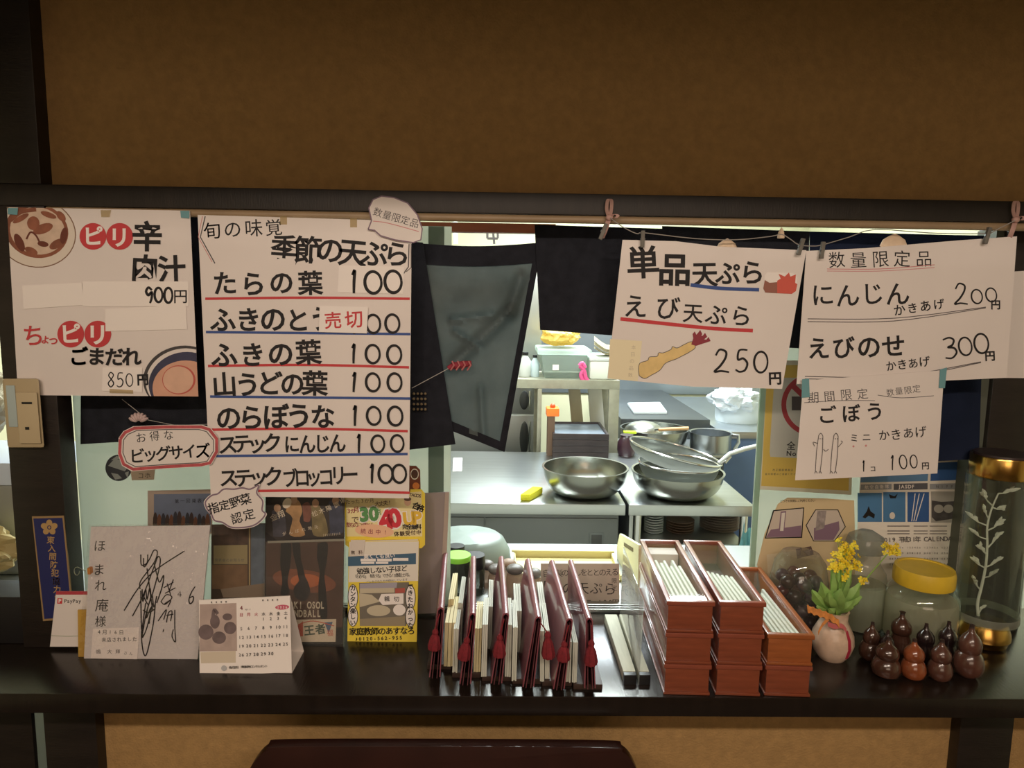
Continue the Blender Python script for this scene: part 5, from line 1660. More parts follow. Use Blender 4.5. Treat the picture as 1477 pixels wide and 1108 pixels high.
s.poly([(1344, 722), (1358, 724), (1378, 723), (1378, 748), (1350, 752), (1344, 746)], mat('photo_coal', (74, 70, 70), 0.6, var=(60, 0.4)))
for x in (1354, 1368):
    s.poly(ell(x, 734, 7, 6), mat('photo_overcast', (164, 160, 152), 0.6))
for y in (759, 766, 770):
    s.line([(1280, y), (1312, y)], 1.2, GREYINK, False); s.line([(1318, y), (1338, y)], 1.0, GREYINK, False); s.line([(1341, y), (1366, y)], 1.0, GREYINK, False)
s.text('2019 平成31年 CALENDAR', 1272, 779, 1376, 777, 9, GREYINK, 0.01, jit=0.2)
random.seed(2)
for col in range(4):
    for row in range(4):
        for d_ in range(6):
            s.text(str(1 + (row * 7 + d_)), 1284 + col * 25 + d_ * 3.6, 790 + row * 8, 1284.01 + col * 25 + d_ * 3.6, 790 + row * 8, 3.6, GREYINK, 0, jit=0)
label_sheet(s, 'wall_calendar', 'wall calendar with blue aircraft photographs on the frosted pane behind the jars', 'calendar')

# ================================================================== KITCHEN SIDE OF THE WINDOW
CZ = SZ - 0.004
ct = thing('kitchen_counter', 'pale steel kitchen counter directly behind the window', 'counter', (0, 1.75, 0))
MB().box((-1.75, 1.565, CZ - 0.03), (1.5, 1.97, CZ), STEELB, 0.003).build('worktop', ct)
MB().box((-0.95, 1.60, 0.02), (1.45, 1.93, CZ - 0.03), mat('cabinet_cream', (200, 198, 184), 0.5)).build('cabinet', ct)
def onC(px, py):
    return PZ(px, py, CZ)
def canister(px, pyb, pyt, w, Y, body, lid, lab, lidh, cat='jar', rnd=False):
    c = P(px, pyb, Y); c.z = CZ
    k = px_size(c)
    r = w * k / 2
    h = P(px, pyt, Y).z - CZ
    t = thing('spice_jar' if cat == 'jar' else cat, lab, cat, c)
    MB().lathe([(0.02 * r, 0), (0.9 * r, 0), (0.97 * r, 0.03 * h), (0.97 * r, h - lidh - 0.01), (0.85 * r, h - lidh), (0.02 * r, h - lidh)], c, body, 28).build('body', t)
    if rnd:
        MB().ball(c + Vector((0, 0, h - lidh * 0.45)), (r * 0.98, r * 0.98, lidh * 0.6), lid, 24).build('lid', t)
    else:
        MB().lathe([(0.02 * r, h - lidh), (r, h - lidh), (r, h - 0.003), (0.96 * r, h), (0.02 * r, h)], c, lid, 28).build('lid', t)
    return t
SMOKE = glass('smoky_jar', (0.5, 0.52, 0.48), 0.1, 0.8, haze=0.5, hazecol=(84, 84, 76))
SPICE = mat('spice_brown', (150, 126, 108), 0.5, var=(60, 0.2))
canister(660, 880, 800, 38, 1.60, SMOKE, mat('lid_lime', (140, 216, 66), 0.45), 'dark canister with a bright lime green lid beside the first menu', 0.012)
canister(684, 880, 800, 30, 1.63, SMOKE, BLACKPL, 'slim canister with a tall black lid behind the second menu', 0.03)
canister(658, 840, 787, 24, 1.72, BLACKPL, BLACKPL, 'black bottle standing behind the lime-lidded canister', 0.015)
GREYL = mat('grey_round_lid', (104, 98, 94), 0.4)
for (x, yb, yt, w, Y, lab) in ((716, 876, 816, 26, 1.61, 'spice jar with a domed grey lid just before the third menu'), (742, 876, 816, 26, 1.61, 'spice jar with a domed grey lid just after the third menu'), (702, 860, 810, 22, 1.67, 'spice jar with a domed grey lid in the back row by the canisters'), (733, 858, 808, 22, 1.68, 'spice jar with a domed brown lid in the back row between menus'), (770, 872, 822, 22, 1.63, 'spice jar with a domed grey lid behind the fourth menu')):
    canister(x, yb, yt, w, Y, glass('spice_glass', (0.85, 0.8, 0.74), 0.1, 0.8, haze=0.8, hazecol=(178, 154, 136)), GREYL if 'brown' not in lab else SPICE, lab, 0.02, rnd=True)
# white tub
c = P(688, 812, 1.83)
t = thing('plastic_tub', 'milky white plastic tub upside down behind the menus', 'tub', (c.x, 1.84, CZ))
k = px_size(c)
zt_ = P(688, 777, 1.83).z
MB().lathe([(66 * k, 0), (64 * k, (zt_ - CZ) * 0.35), (55 * k, (zt_ - CZ) * 0.85), (48 * k, zt_ - CZ), (2 * k, zt_ - CZ + 0.002)], (P(672, 812, 1.86).x, 1.86, CZ), mat('milky_plastic', (140, 154, 150), 0.4), 40, sy=0.85).build('shell', t)
# cream tray
a, b_ = P(742, 800, 1.80), P(888, 804, 1.80)
t = thing('cream_tray', 'long cream plastic tray along the back of the counter', 'tray', ((a.x + b_.x) / 2, 1.78, CZ))
m = MB()
x0, x1, y0, y1, zt_ = a.x, b_.x, 1.70, 1.86, P(800, 796, 1.86).z
CZ += 0.0006
m.box((x0, y0, CZ), (x1, y1, CZ + 0.004), CREAM)
for lo, hi in (((x0, y0, CZ), (x1, y0 + 0.004, zt_ - 0.012)), ((x0, y1 - 0.004, CZ), (x1, y1, zt_)), ((x0, y0, CZ), (x0 + 0.004, y1, zt_)), ((x1 - 0.004, y0, CZ), (x1, y1, zt_))):
    m.box(lo, hi, CREAM, 0.0015)
m.build('shell', t)
CZ -= 0.0006
m = MB()
m.box((x0 - 0.006, y1 - 0.008, zt_), (x1 + 0.006, y1 + 0.006, zt_ + 0.006), CREAM, 0.002)
m.build('rim', t)
# notice facing the dining room
s = Sheet.through(P(780, 878, 1.585), P(893, 878, 1.585), P(836, 813, 1.60))
s.outline([(780, 813), (893, 813), (894, 878), (780, 878)], mat('notice_beige', (196, 184, 170), 0.75), 0.001)
DK = mat('faded_black', (62, 56, 54), 0.8)
s.text('自家製の押しをととのえる', 788, 827, 887, 825, 11.5, DK, 0.0)
s.text('旬の天ぷら', 800, 848, 880, 849, 19, DK, 0.0)
s.text('1こ 100円', 842, 869, 888, 869, 10, DK, 0.01)
s.text('限定', 886, 838, 886, 848, 8, DK, 0, rot=0)
s.poly([(785, 838), (790, 838), (791, 870), (786, 870)], DK)
label_sheet(s, 'paper_notice', 'beige handwritten notice standing behind the menus below the bowls', 'notice')
# cutting board
c0, c1 = P(893, 820, 1.66), P(920, 830, 1.66)
m = MB()
bd = [Vector((P(921, 830, 1.62).x, 1.62, CZ)), Vector((P(921, 790, 1.62).x, 1.62, P(921, 786, 1.62).z)), Vector((P(896, 765, 1.86).x - 0.006, 1.85, P(896, 768, 1.86).z)), Vector((P(893, 765, 1.86).x - 0.006, 1.86, P(893, 790, 1.86).z)), Vector((P(893, 800, 1.86).x - 0.006, 1.86, CZ))]
CBM = mat('board_cream', (238, 236, 196), 0.5)
t = thing('cutting_board', 'cream plastic cutting board with a slot standing on edge beside the wooden boxes', 'cutting board', bd[0])
MB().prism(bd, (0.008, 0, 0), CBM, 0.0015).build('board', t)
sl_ = [bd[1] + (bd[2] - bd[1]) * q + Vector((-0.0008, 0, -dz)) for q, dz in ((0.25, 0.016), (0.25, 0.026), (0.72, 0.026), (0.72, 0.016))]
MB().prism(sl_, (0.0096, 0, 0), mat('slot_dark', (120, 112, 84), 0.8)).build('handle_slot', t)

# ------------------------------------------------------------------ kitchen work tables
TZ = 0.83
def onT(px, py, z=TZ):
    return PZ(px, py, z)
f0, f1, g0, g1 = onT(903, 727), onT(1085, 727), onT(895, 652), onT(1040, 652)
yf, yb2 = onT(780, 727).y, onT(780, 652).y
xs_ = onT(904, 727).x
def table(name, x0, x1, lab, parts):
    t = thing(name, lab, 'work table', ((x0 + x1) / 2, (yf + yb2) / 2, 0))
    MB().box((x0, yf, TZ - 0.045), (x1, yb2, TZ), STEEL, 0.004).build('worktop', t)
    return t
t = table('steel_table', -0.85, xs_ - 0.006, 'long stainless steel work table with cabinet doors under the big bowl', 0)
MB().box((-0.83, yf + 0.012, 0.12), (xs_ - 0.03, yb2 - 0.02, TZ - 0.045), mat('door_steel', (112, 116, 116), 0.5, 0.9), 0.003).build('cabinet', t)  # darker steel: the dark reflection of the upright front is put into its colour
dx = P(700, 760, yf).x
hx0, hx1 = P(850, 780, yf).x, P(871, 780, yf).x
hz0, hz1 = P(860, 800, yf).z, P(860, 769, yf).z
d1 = MB().box((dx, yf + 0.004, 0.16), (xs_ - 0.035, yf + 0.013, TZ - 0.06), mat('door_steel', (112, 116, 116), 0.5, 0.9), 0.002).build('door', t)
d2 = MB().box((-0.82, yf + 0.004, 0.16), (dx - 0.006, yf + 0.013, TZ - 0.06), mat('door_steel', (112, 116, 116), 0.5, 0.9), 0.002).build('door', t)
m = MB()
m.box((hx0, yf + 0.001, hz0), (hx1, yf + 0.006, hz1), mat('handle_grey', (110, 114, 114), 0.4, 1.0), 0.002)
m.box((hx0 + 0.008, yf, hz0 + 0.008), (hx1 - 0.008, yf + 0.002, hz1 - 0.008), mat('handle_dark', (60, 62, 62), 0.5), 0.001)
m.build('handle', d1)
for x in (-0.8, xs_ - 0.05):
    for y in (yf + 0.04, yb2 - 0.06):
        MB().tube([(x, y, 0), (x, y, 0.12)], 0.02, CHROME, 12).build('leg', t)
x1_ = onT(1085, 727).x
t = table('open_steel_table', xs_ + 0.006, x1_, 'stainless steel work table with an open plate shelf under the strainers', 0)
pz_ = P(1000, 785, yf + 0.02).z
m = MB()
m.box((xs_ + 0.02, yf + 0.02, pz_ - 0.03), (x1_ - 0.02, yb2 - 0.02, pz_), STEELB, 0.002)
m.build('under_shelf', t)
MB().box((xs_ + 0.012, yf + 0.01, 0.1), (xs_ + 0.028, yb2 - 0.02, TZ - 0.045), STEELB, 0.002).build('side_panel', t)
MB().box((xs_ + 0.03, yb2 - 0.04, 0.1), (x1_ - 0.02, yb2 - 0.025, TZ - 0.045), mat('back_steel', (96, 100, 102), 0.5, 0.8), 0.002).build('back_panel', t)
for x in (xs_ + 0.05, x1_ - 0.03):
    for y in (yf + 0.03, yb2 - 0.06):
        MB().tube([(x, y, 0), (x, y, TZ - 0.045)], 0.016, CHROME, 12).build('leg', t)
# plates
def plate_stack(px, n, w, mtl, lab, Yo):
    c = P(px, 780, yf + Yo); c.z = pz_
    k = px_size(c)
    r = w * k / 2
    for i in range(n):
        z = i * 0.011
        o = MB().lathe([(0.02 * r, z + 0.0005), (0.55 * r, z + 0.0005), (0.95 * r, z + 0.008), (r, z + 0.011), (0.95 * r, z + 0.0105), (0.5 * r, z + 0.004), (0.02 * r, z + 0.004)], c, mtl, 28).build('plate')
        tag(o, lab, 'plate', 'plates stacked ' + lab.split('stacked ')[-1])
plate_stack(942, 8, 28, mat('plate_white', (220, 224, 222), 0.3), 'white plate stacked on the under shelf beside the table gap', 0.16)
plate_stack(980, 5, 40, mat('plate_brown', (128, 104, 88), 0.35), 'brown plate stacked in the middle of the under shelf', 0.17)
plate_stack(1036, 9, 56, mat('plate_tan', (150, 132, 116), 0.35), 'tan plate stacked near the open end of the under shelf', 0.22)
m = MB()
bp_ = P(1072, 790, yf + 0.06)
m.grid(lambda u, v: P(1062 + 18 * u + 10 * v, 803 - 38 * v + 4 * math.sin(u * 9), yf - 0.04 + 0.012 * math.sin(u * 8 + v * 5)), 14, 14, glass('blue_film', (0.7, 0.9, 0.95), 0.15, 0.9, haze=0.5, hazecol=(150, 204, 210)), 0.001)
tag(m.build('plastic_film'), 'piece of pale blue plastic film hanging at the corner of the open table', 'plastic film')

# bowls and strainers
BOWL = mat('bowl_steel', (158, 160, 154), 0.26, 1.0, var=(5, 0.08))
def bowl(c, r, h, M, thk=0.003, base=0.52):
    out, inn = [], []
    for i in range(11):
        a = i / 10
        rr = r * (base + (1 - base) * math.sin(a * math.pi / 2) ** 0.8)
        zz = h * (1 - math.cos(a * math.pi / 2)) ** 0.9
        out.append((rr, zz))
        inn.append((max(rr - thk, 0.01), zz + thk * (1 - a)))
    return MB().lathe([(0.01, 0.0)] + out + [(r + 0.006, h), (r + 0.006, h + 0.004), (r - thk, h + 0.003)] + inn[::-1] + [(0.01, thk)], c, M, 48)
c = onT(843, 711)
k = px_size(c)
rb = 60 * k
hb_ = P(842, 674, c.y).z - TZ
t = bowl(c, rb, hb_, BOWL).build('mixing_bowl')
tag(t, 'large empty stainless steel mixing bowl on the long steel table', 'bowl')
c2 = onT(976, 713)
k2 = px_size(c2)
rb2 = 64 * k2
hb2 = P(976, 680, c2.y).z - TZ
tag(bowl(c2, rb2, hb2, BOWL).build('mixing_bowl'), 'large stainless steel bowl under the strainers on the open table', 'bowl')
MESH = glass('strainer_mesh', (0.8, 0.82, 0.8), 0.5, 0.3, haze=0.62, hazecol=(118, 120, 114))
c3 = c2 + Vector((0.0, 0.0, hb2 * 0.55))
o = MB()
def strainer(c, r, h, M, tiltM, lab, handle=False, mesh_m=MESH):
    t = thing('strainer', lab, 'strainer', c)
    prof = [(0.02, 0)] + [(r * (0.5 + 0.5 * math.sin(a * math.pi / 20)), h * (1 - math.cos(a * math.pi / 20))) for a in range(0, 11)]
    MB().lathe(prof, c, mesh_m, 40, tiltM, cap=False).build('mesh', t)
    ring = [c + tiltM @ Vector((r * math.cos(a), r * math.sin(a), h)) for a in [2 * math.pi * i / 48 for i in range(49)]]
    MB().tube(ring, 0.005, CHROME, 8).build('rim', t)
    return t
strainer(c3, rb2 * 0.88, P(978, 668, c3.y).z - c3.z, CHROME, Matrix.Rotation(R(2), 3, 'Y'), 'steel strainer sitting inside the large bowl')
c4 = c2 + Vector((0.0, -0.0, P(974, 660, c2.y).z - TZ - 0.035))
tm = Matrix.Rotation(R(13), 3, 'Y')
h4 = 0.06
rim_c = P(974, 651, c2.y)
c4 = rim_c - tm @ Vector((0, 0, h4))
t = strainer(c4, 66 * k2, h4, CHROME, tm, 'wide tilted strainer with a long handle lying on top of the nested bowls', True)
e0 = P(1036, 668, c2.y - 0.05); e1 = P(1052, 655, c2.y - 0.03); e2 = P(1094, 643, c2.y + 0.02)
m = MB()
m.tube([e0, e1, (e1 + e2) / 2 + Vector((0, 0, 0.003)), e2], [0.006, 0.009, 0.010, 0.009], WHITEPL, 10)
m.build('handle', t)
m = MB()
m.tube([P(1040, 669, c2.y - 0.05), P(1048, 664, c2.y - 0.05), P(1054, 659, c2.y - 0.04), P(1046, 668, c2.y - 0.06)], 0.004, CHROME, 8)
m.build('hook', t)

# sponge and paper note
a = onT(749, 722)
m = MB()
q = [onT(750, 723), onT(765, 723), onT(783, 712), onT(768, 711)]
m.prism([p + Vector((0, 0, 0.0006)) for p in q], (0, 0, 0.028), mat('sponge_yellow', (224, 218, 46), 0.9, bump=(300, 0.6)), 0.005)
tag(m.build('sponge'), 'yellow sponge on the steel table beside the large bowl', 'sponge')
m = MB().prism([p + Vector((0, 0, 0.0004)) for p in (onT(653, 680), onT(666, 680), onT(667, 661), onT(654, 661))], (0, 0, 0.001), PAPER2)
tag(m.build('note_slip'), 'small blank white slip lying at the curtain end of the long steel table', 'slip')

# lacquer trays on the table
TRAY = mat('tray_black', (52, 44, 44), 0.35, var=(20, 0.15))
q = [onT(797, 661), onT(877, 661)]
yt0 = q[0].y
xA, xB = q[0].x, q[1].x
ztr = P(835, 626, yt0).z
n = 4
ht = (ztr - TZ) / n
for i in range(n):
    z = TZ + i * ht + 0.0005
    d = P(835, 600, yt0 + 0.34).z
    t = thing('lacquer_tray', '%s dark lacquer box tray of the stack behind the big bowl' % ('lowest', 'second lowest', 'second highest', 'topmost open')[i], 'tray', ((xA + xB) / 2, yt0 + 0.17, z), 'stack of dark lacquer trays')
    m = MB()
    for lo, hi in (((xA, yt0, z), (xB, yt0 + 0.012, z + ht - 0.001)), ((xA, yt0 + 0.33, z), (xB, yt0 + 0.342, z + ht - 0.001)), ((xA, yt0 + 0.012, z), (xA + 0.012, yt0 + 0.33, z + ht - 0.001)), ((xB - 0.012, yt0 + 0.012, z), (xB, yt0 + 0.33, z + ht - 0.001))):
        m.box(lo, hi, TRAY, 0.002)
    m.build('sides', t)
    MB().box((xA + 0.012, yt0 + 0.012, z), (xB - 0.012, yt0 + 0.33, z + (ht * 0.62 if i == 3 else 0.006)), mat('tray_liner', (112, 122, 132), 0.3, var=(30, 0.1)) if i == 3 else TRAY).build('base', t)

# ------------------------------------------------------------------ steel rack with things
YR = yb2 + 0.10
RK = mat('rack_steel', (158, 156, 138), 0.5, 0.4, var=(20, 0.12))
rx_a, rx_b = P(745, 555, YR).x, P(894, 555, YR).x
rz1, rz0 = P(820, 548, YR).z, P(820, 561, YR).z
t = thing('steel_rack', 'steel angle rack standing behind the work tables', 'rack', ((rx_a + rx_b) / 2, YR + 0.2, 0))
MB().box((rx_a, YR, rz0), (rx_b, YR + 0.42, rz1), RK, 0.002).build('shelf', t)
pw = P(894, 600, YR).x - P(879, 600, YR).x
rx_l = P(775, 600, YR).x
for (xx, yy) in ((rx_b - pw, YR), (rx_b - pw, YR + 0.385), (rx_l, YR + 0.385), (rx_l, YR)):
    MB().box((xx, yy, 0), (xx + (pw if xx > rx_l else 0.022), yy + 0.03, rz0 - 0.0003), RK, 0.002).build('post', t)
x2 = P(868, 600, YR + 0.3).x
# clear container
c0, c1 = P(780, 546, YR + 0.06), P(847, 546, YR + 0.06)
zc = P(810, 512, YR + 0.06).z
t = thing('storage_container', 'clear plastic storage container with a white lid on the rack shelf', 'container', ((c0.x + c1.x) / 2, YR + 0.19, rz1))
i_ = 0.02
MB().hexa([Vector((c0.x + i_, YR + 0.06, rz1)), Vector((c1.x - i_, YR + 0.06, rz1)), Vector((c1.x - i_, YR + 0.34, rz1)), Vector((c0.x + i_, YR + 0.34, rz1))], [Vector((c0.x, YR + 0.05, zc)), Vector((c1.x, YR + 0.05, zc)), Vector((c1.x, YR + 0.35, zc)), Vector((c0.x, YR + 0.35, zc))], glass('container_plastic', (0.85, 0.88, 0.86), 0.2, 0.7, haze=0.55, hazecol=(186, 196, 188)), 0.008).build('body', t)
MB().box((c0.x - 0.02, YR + 0.04, zc + 0.001), (c1.x + 0.02, YR + 0.36, zc + 0.03), glass('lid_plastic', (0.9, 0.94, 0.92), 0.2, 0.7, haze=0.6, hazecol=(212, 224, 216)), 0.008).build('lid', t)
MB().box((P(797, 528, YR + 0.05).x, YR + 0.048, P(797, 534, YR + 0.05).z), (P(806, 528, YR + 0.05).x, YR + 0.052, P(797, 526, YR + 0.05).z), PAPER2).build('sticker', t)
# white box
c0, c1 = P(850, 546, YR + 0.06), P(893, 546, YR + 0.06)
zw = P(870, 517, YR + 0.06).z
t = thing('white_box', 'white plastic box at the end of the rack shelf by the post', 'box', ((c0.x + c1.x) / 2, YR + 0.2, rz1))
MB().box((c0.x, YR + 0.04, rz1), (c1.x - 0.01, YR + 0.36, zw), mat('box_white', (222, 226, 214), 0.4), 0.01).build('body', t)
MB().box((c0.x - 0.005, YR + 0.034, zw - 0.012), (c1.x - 0.005, YR + 0.366, zw + 0.004), WHITEPL, 0.004).build('lid', t)
# crumpled bag
random.seed(9)
cb = P(809, 499, YR + 0.18)
from mathutils import noise
def crumple(c, rad, m, name, lab, cat, amp=0.25, sc=9):
    b = MB()
    k = b.mi(m)
    tmp = bmesh.new()
    bmesh.ops.create_icosphere(tmp, subdivisions=4, radius=1)
    for v in tmp.verts:
        n_ = v.co.normalized()
        d = 1 + amp * noise.noise(n_ * 2.3 + Vector(c) * 3) + amp * 0.6 * abs(noise.noise(n_ * sc)) - amp * 0.2
        v.co = Vector((n_.x * rad[0], n_.y * rad[1], n_.z * rad[2])) * d + Vector(c)
    for f in tmp.faces:
        f.smooth = False
        f.material_index = k
    me = bpy.data.meshes.new('tmp')
    tmp.to_mesh(me)
    b.bm.from_mesh(me)
    bpy.data.meshes.remove(me)
    o = b.build(name, sharp=12)
    return tag(o, lab, cat)
crumple((cb.x, YR + 0.19, zc + 0.031 + 0.066), (0.105, 0.11, 0.058), mat('bag_yellow', (228, 202, 112), 0.55, trans=0.3), 'crumpled_bag', 'crumpled yellow plastic bag on top of the clear container', 'bag')
m = MB()
for j, (xa, ya, xb, yb_, w_) in enumerate(((857, 488, 893, 499, 7), (857, 495, 893, 503, 5), (857, 501, 893, 506, 3))):
    pp = catmull([(xa, ya), ((xa + xb) / 2, (ya + yb_) / 2 + 7), (xb, yb_)], 6)
    m.rings([[P(x, y - w_ / 2, YR + 0.06 + j * 0.03), P(x, y + w_ / 2, YR + 0.05 + j * 0.03), P(x, y + w_ / 2, YR + 0.2 + j * 0.03), P(x, y - w_ / 2, YR + 0.2 + j * 0.03)] for x, y in pp], mat('paper_bag', (214, 206, 182), 0.7, var=(20, 0.1)))
tag(m.build('paper_sacks'), 'folded pale paper sacks lying on the white box of the rack', 'paper sacks')
m = MB()
PKR = mat('pink_ribbon_bright', (218, 84, 138), 0.6)
for q in ([(836, 528), (842, 534), (845, 545), (848, 549)], [(842, 534), (838, 541), (841, 549)], [(836, 528), (840, 524), (844, 531)]):
    m.tube([P(x, y, YR + 0.012) for x, y in catmull(q, 4)], 0.011, PKR, 8)
tag(m.build('ribbon'), 'bright pink ribbon dangling between the container and white box', 'ribbon')
# bottles at the shelf end
for (x, yb_, yt_, w, m_, lab) in ((757, 548, 508, 18, WHITEPL, 'white plastic bottle at the curtain end of the rack shelf'), (771, 548, 512, 13, mat('bottle_clear', (190, 206, 210), 0.3), 'slim pale bottle between the white bottle and the clear container')):
    c = P(x, yb_, YR + 0.12); c.z = rz1
    k = px_size(c); r = w * k / 2; h = P(x, yt_, YR + 0.12).z - rz1
    t = thing('bottle', lab, 'bottle', c)
    MB().lathe([(0.01, 0), (0.9 * r, 0), (r, 0.04 * h), (r, 0.62 * h), (0.5 * r, 0.8 * h), (0.4 * r, 0.88 * h), (0.01, 0.88 * h)], c, m_, 20).build('body', t)
    MB().lathe([(0.01, 0.88 * h), (0.5 * r, 0.88 * h), (0.5 * r, h), (0.01, h)], c, BLACKPL, 16).build('cap', t)
# refrigerator behind, to the curtain side
YF_ = YR + 0.46
fx0, fx1 = P(560, 600, YF_).x, P(779, 600, YF_).x
t = thing('refrigerator', 'stainless refrigerator with recessed handles behind the long table', 'refrigerator', ((fx0 + fx1) / 2, YF_ + 0.3, 0))
MB().box((fx0, YF_, 0.05), (fx1, YF_ + 0.6, 1.85), mat('fridge_steel', (168, 170, 166), 0.42, 0.9, var=(2, 0.05)), 0.004).build('body', t)
zs = P(740, 598, YF_).z
dup_ = MB().box((fx0, YF_ - 0.012, zs + 0.006), (fx1 - 0.002, YF_ - 0.001, 1.84), mat('fridge_door', (176, 178, 174), 0.40, 0.9), 0.003).build('door', t)
dlo_ = MB().box((fx0, YF_ - 0.012, 0.08), (fx1 - 0.002, YF_ - 0.001, zs - 0.006), mat('fridge_door', (176, 178, 174), 0.40, 0.9), 0.003).build('door', t)
MB().box((fx0, YF_ - 0.008, zs - 0.006), (fx1 - 0.002, YF_ - 0.001, zs + 0.006), WHITEPL).build('seam', t)
for (yt_, yb_, dr_) in ((564, 591, dup_), (608, 656, dlo_)):
    a0, b0 = P(748, yb_, YF_ - 0.013), P(770, yt_, YF_ - 0.013)
    cx, cz = (a0.x + b0.x) / 2, (a0.z + b0.z) / 2
    m = MB()
    m.ball((cx - 0.012, YF_ - 0.013, cz), (0.028, 0.006, (b0.z - a0.z) / 2), mat('recess_dark', (84, 86, 86), 0.4, 0.8), 20)
    m.tube([(cx + 0.022, YF_ - 0.016, a0.z), (cx + 0.022, YF_ - 0.022, cz), (cx + 0.022, YF_ - 0.016, b0.z)], 0.007, CHROME, 8)
    m.build('handle', dr_)
# boards, orange box under the rack
for (x0_, x1_b, sk, lab) in ((820, 837, 12, 'pale wooden board leaning under the rack shelf behind the trays'), (848, 868, 10, 'wide white board leaning under the rack shelf by the post')):
    Yq = YR + 0.25
    pts_ = [P(x0_ + sk, 662, Yq), P(x1_b + sk, 662, Yq), P(x1_b, 562, Yq + 0.08), P(x0_, 562, Yq + 0.08)]
    for p in pts_[:2]:
        p.z = 0.62
    m = MB().prism(pts_, (0, 0.02, 0), mat('board_%d' % x0_, (196, 184, 160) if x0_ < 840 else (222, 220, 212), 0.6, var=(12, 0.08), stretch=(1, 1, 0.2)), 0.002)
    o = m.build('board')
    tag(o, lab, 'board')
tag(MB().box((P(800, 640, YR + 0.2).x, YR + 0.19, 0.0), (P(880, 640, YR + 0.2).x, YR + 0.38, 0.6195), mat('crate_grey', (120, 122, 120), 0.6), 0.01).build('crate'), 'grey crate standing on the floor under the rack, behind the trays', 'crate')
c = P(796, 594, YR + 0.1)
t = thing('orange_box', 'small orange plastic box with a knob above the tray stack', 'box', c)
kk = px_size(c)
c.y = yb2 - 0.07
c = P(797, 598, yb2 - 0.06)
kk = px_size(c)
_WL[t.name] = Vector((c.x, c.y, TZ)); t.location = (c.x, c.y, TZ)
MB().box((c.x - 7 * kk, c.y - 0.03, TZ + 0.0005), (c.x + 3 * kk, c.y + 0.05, P(797, 599, c.y).z - 0.002), mat('crate_brown', (96, 72, 54), 0.6)).build('stand', t)
MB().box((c.x - 9 * kk, c.y - 0.03, P(797, 599, c.y).z - 0.002), (c.x + 9 * kk, c.y + 0.05, P(797, 588, c.y).z), mat('orange_plastic', (236, 118, 44), 0.45), 0.004).build('body', t)
MB().ball((c.x, c.y, P(797, 586, c.y).z), 4 * kk, mat('orange_dark', (190, 76, 26), 0.45), 12).build('knob', t)

# ------------------------------------------------------------------ behind the open table
YV = yb2 + 0.02
# basin with ladle etc
c = onT(945, 640, 0.80)
YB2 = yb2 + 0.30
t = thing('side_stand', 'dark low stand behind the open table holding pans', 'stand', (P(960, 640, YB2).x, YB2 + 0.2, 0))
xa, xb = P(893, 640, YB2).x, P(1062, 640, YB2).x
MB().box((xa, yb2 + 0.03, 0), (min(xb, 1.2), yb2 + 0.44, 0.80), mat('stand_dark', (74, 80, 86), 0.45, 0.7), 0.004).build('body', t)
MB().box((xa - 0.005, yb2 + 0.025, 0.80), (min(xb, 1.2) + 0.005, yb2 + 0.445, 0.815), STEELB, 0.003).build('top', t)
SZ2 = 0.8155
c = P(943, 640, yb2 + 0.235); c.z = SZ2
k = px_size(c)
hpan = max(P(935, 618, c.y).z - SZ2, 0.08)
tag(bowl(c, 0.185, hpan, BOWL, base=0.7).build('wide_pan'), 'wide shallow steel pan behind the strainers', 'pan')
c5 = c + Vector((-0.06, 0, 0.012))
t = thing('ladle', 'steel ladle with a wooden handle lying in the wide pan', 'ladle', c5)
MB().ball(c5 + Vector((0, 0, hpan * 0.72)), (28 * k, 26 * k, 15 * k), mat('ladle_steel', (204, 206, 204), 0.3, 1.0), 22).build('scoop', t)
h0, h1 = P(950, 620, c.y - 0.1), P(993, 618, c.y - 0.1)
MB().tube([P(930, 621, c.y - 0.02), h0], 0.006, CHROME, 8).build('neck', t)
MB().tube([h0, h1], 0.010, mat('handle_wood', (196, 152, 104), 0.55), 10).build('handle', t)
tag(MB().box(tuple(P(900, 626, c.y - 0.22)), tuple(P(917, 621, c.y - 0.19)), mat('lime_plastic', (206, 228, 54), 0.5), 0.004).build('lime_clip'), 'small lime green plastic piece beside the rack post', 'plastic clip')
# jug
c = PZ(1024, 655, SZ2)
c = P(1024, 650, yb2 + 0.16); c.z = SZ2
k = px_size(c)
r, h = 29 * k, P(1024, 624, c.y).z - SZ2
t = thing('measuring_jug', 'straight steel measuring jug with a handle behind the tilted strainer', 'jug', c)
MB().lathe([(0.01, 0), (0.97 * r, 0), (r, 0.02), (r, h), (r + 0.004, h + 0.003), (r - 0.004, h), (r - 0.005, 0.005), (0.01, 0.005)], c, mat('jug_steel', (176, 180, 184), 0.3, 1.0), 40).build('body', t)
MB().tube([c + Vector((r, -0.01, h * 0.92)), c + Vector((r + 9 * k, -0.02, h * 0.9)), c + Vector((r + 10 * k, -0.02, h * 0.5)), c + Vector((r + 4 * k, -0.02, h * 0.05))], 0.010, mat('jug_handle', (210, 214, 218), 0.25, 1.0), 8).build('handle', t)
# dark jar beside rack post
c = P(903, 655, yb2 - 0.06); c.z = TZ
tag(MB().lathe([(0.01, 0.0005), (0.04, 0.0005), (0.048, 0.03), (0.046, 0.07), (0.03, 0.1), (0.034, 0.11), (0.01, 0.11)], c, mat('pot_dark', (58, 36, 44), 0.3, coat=0.4), 24).build('dark_pot'), 'small dark maroon pot next to the rack post', 'pot')
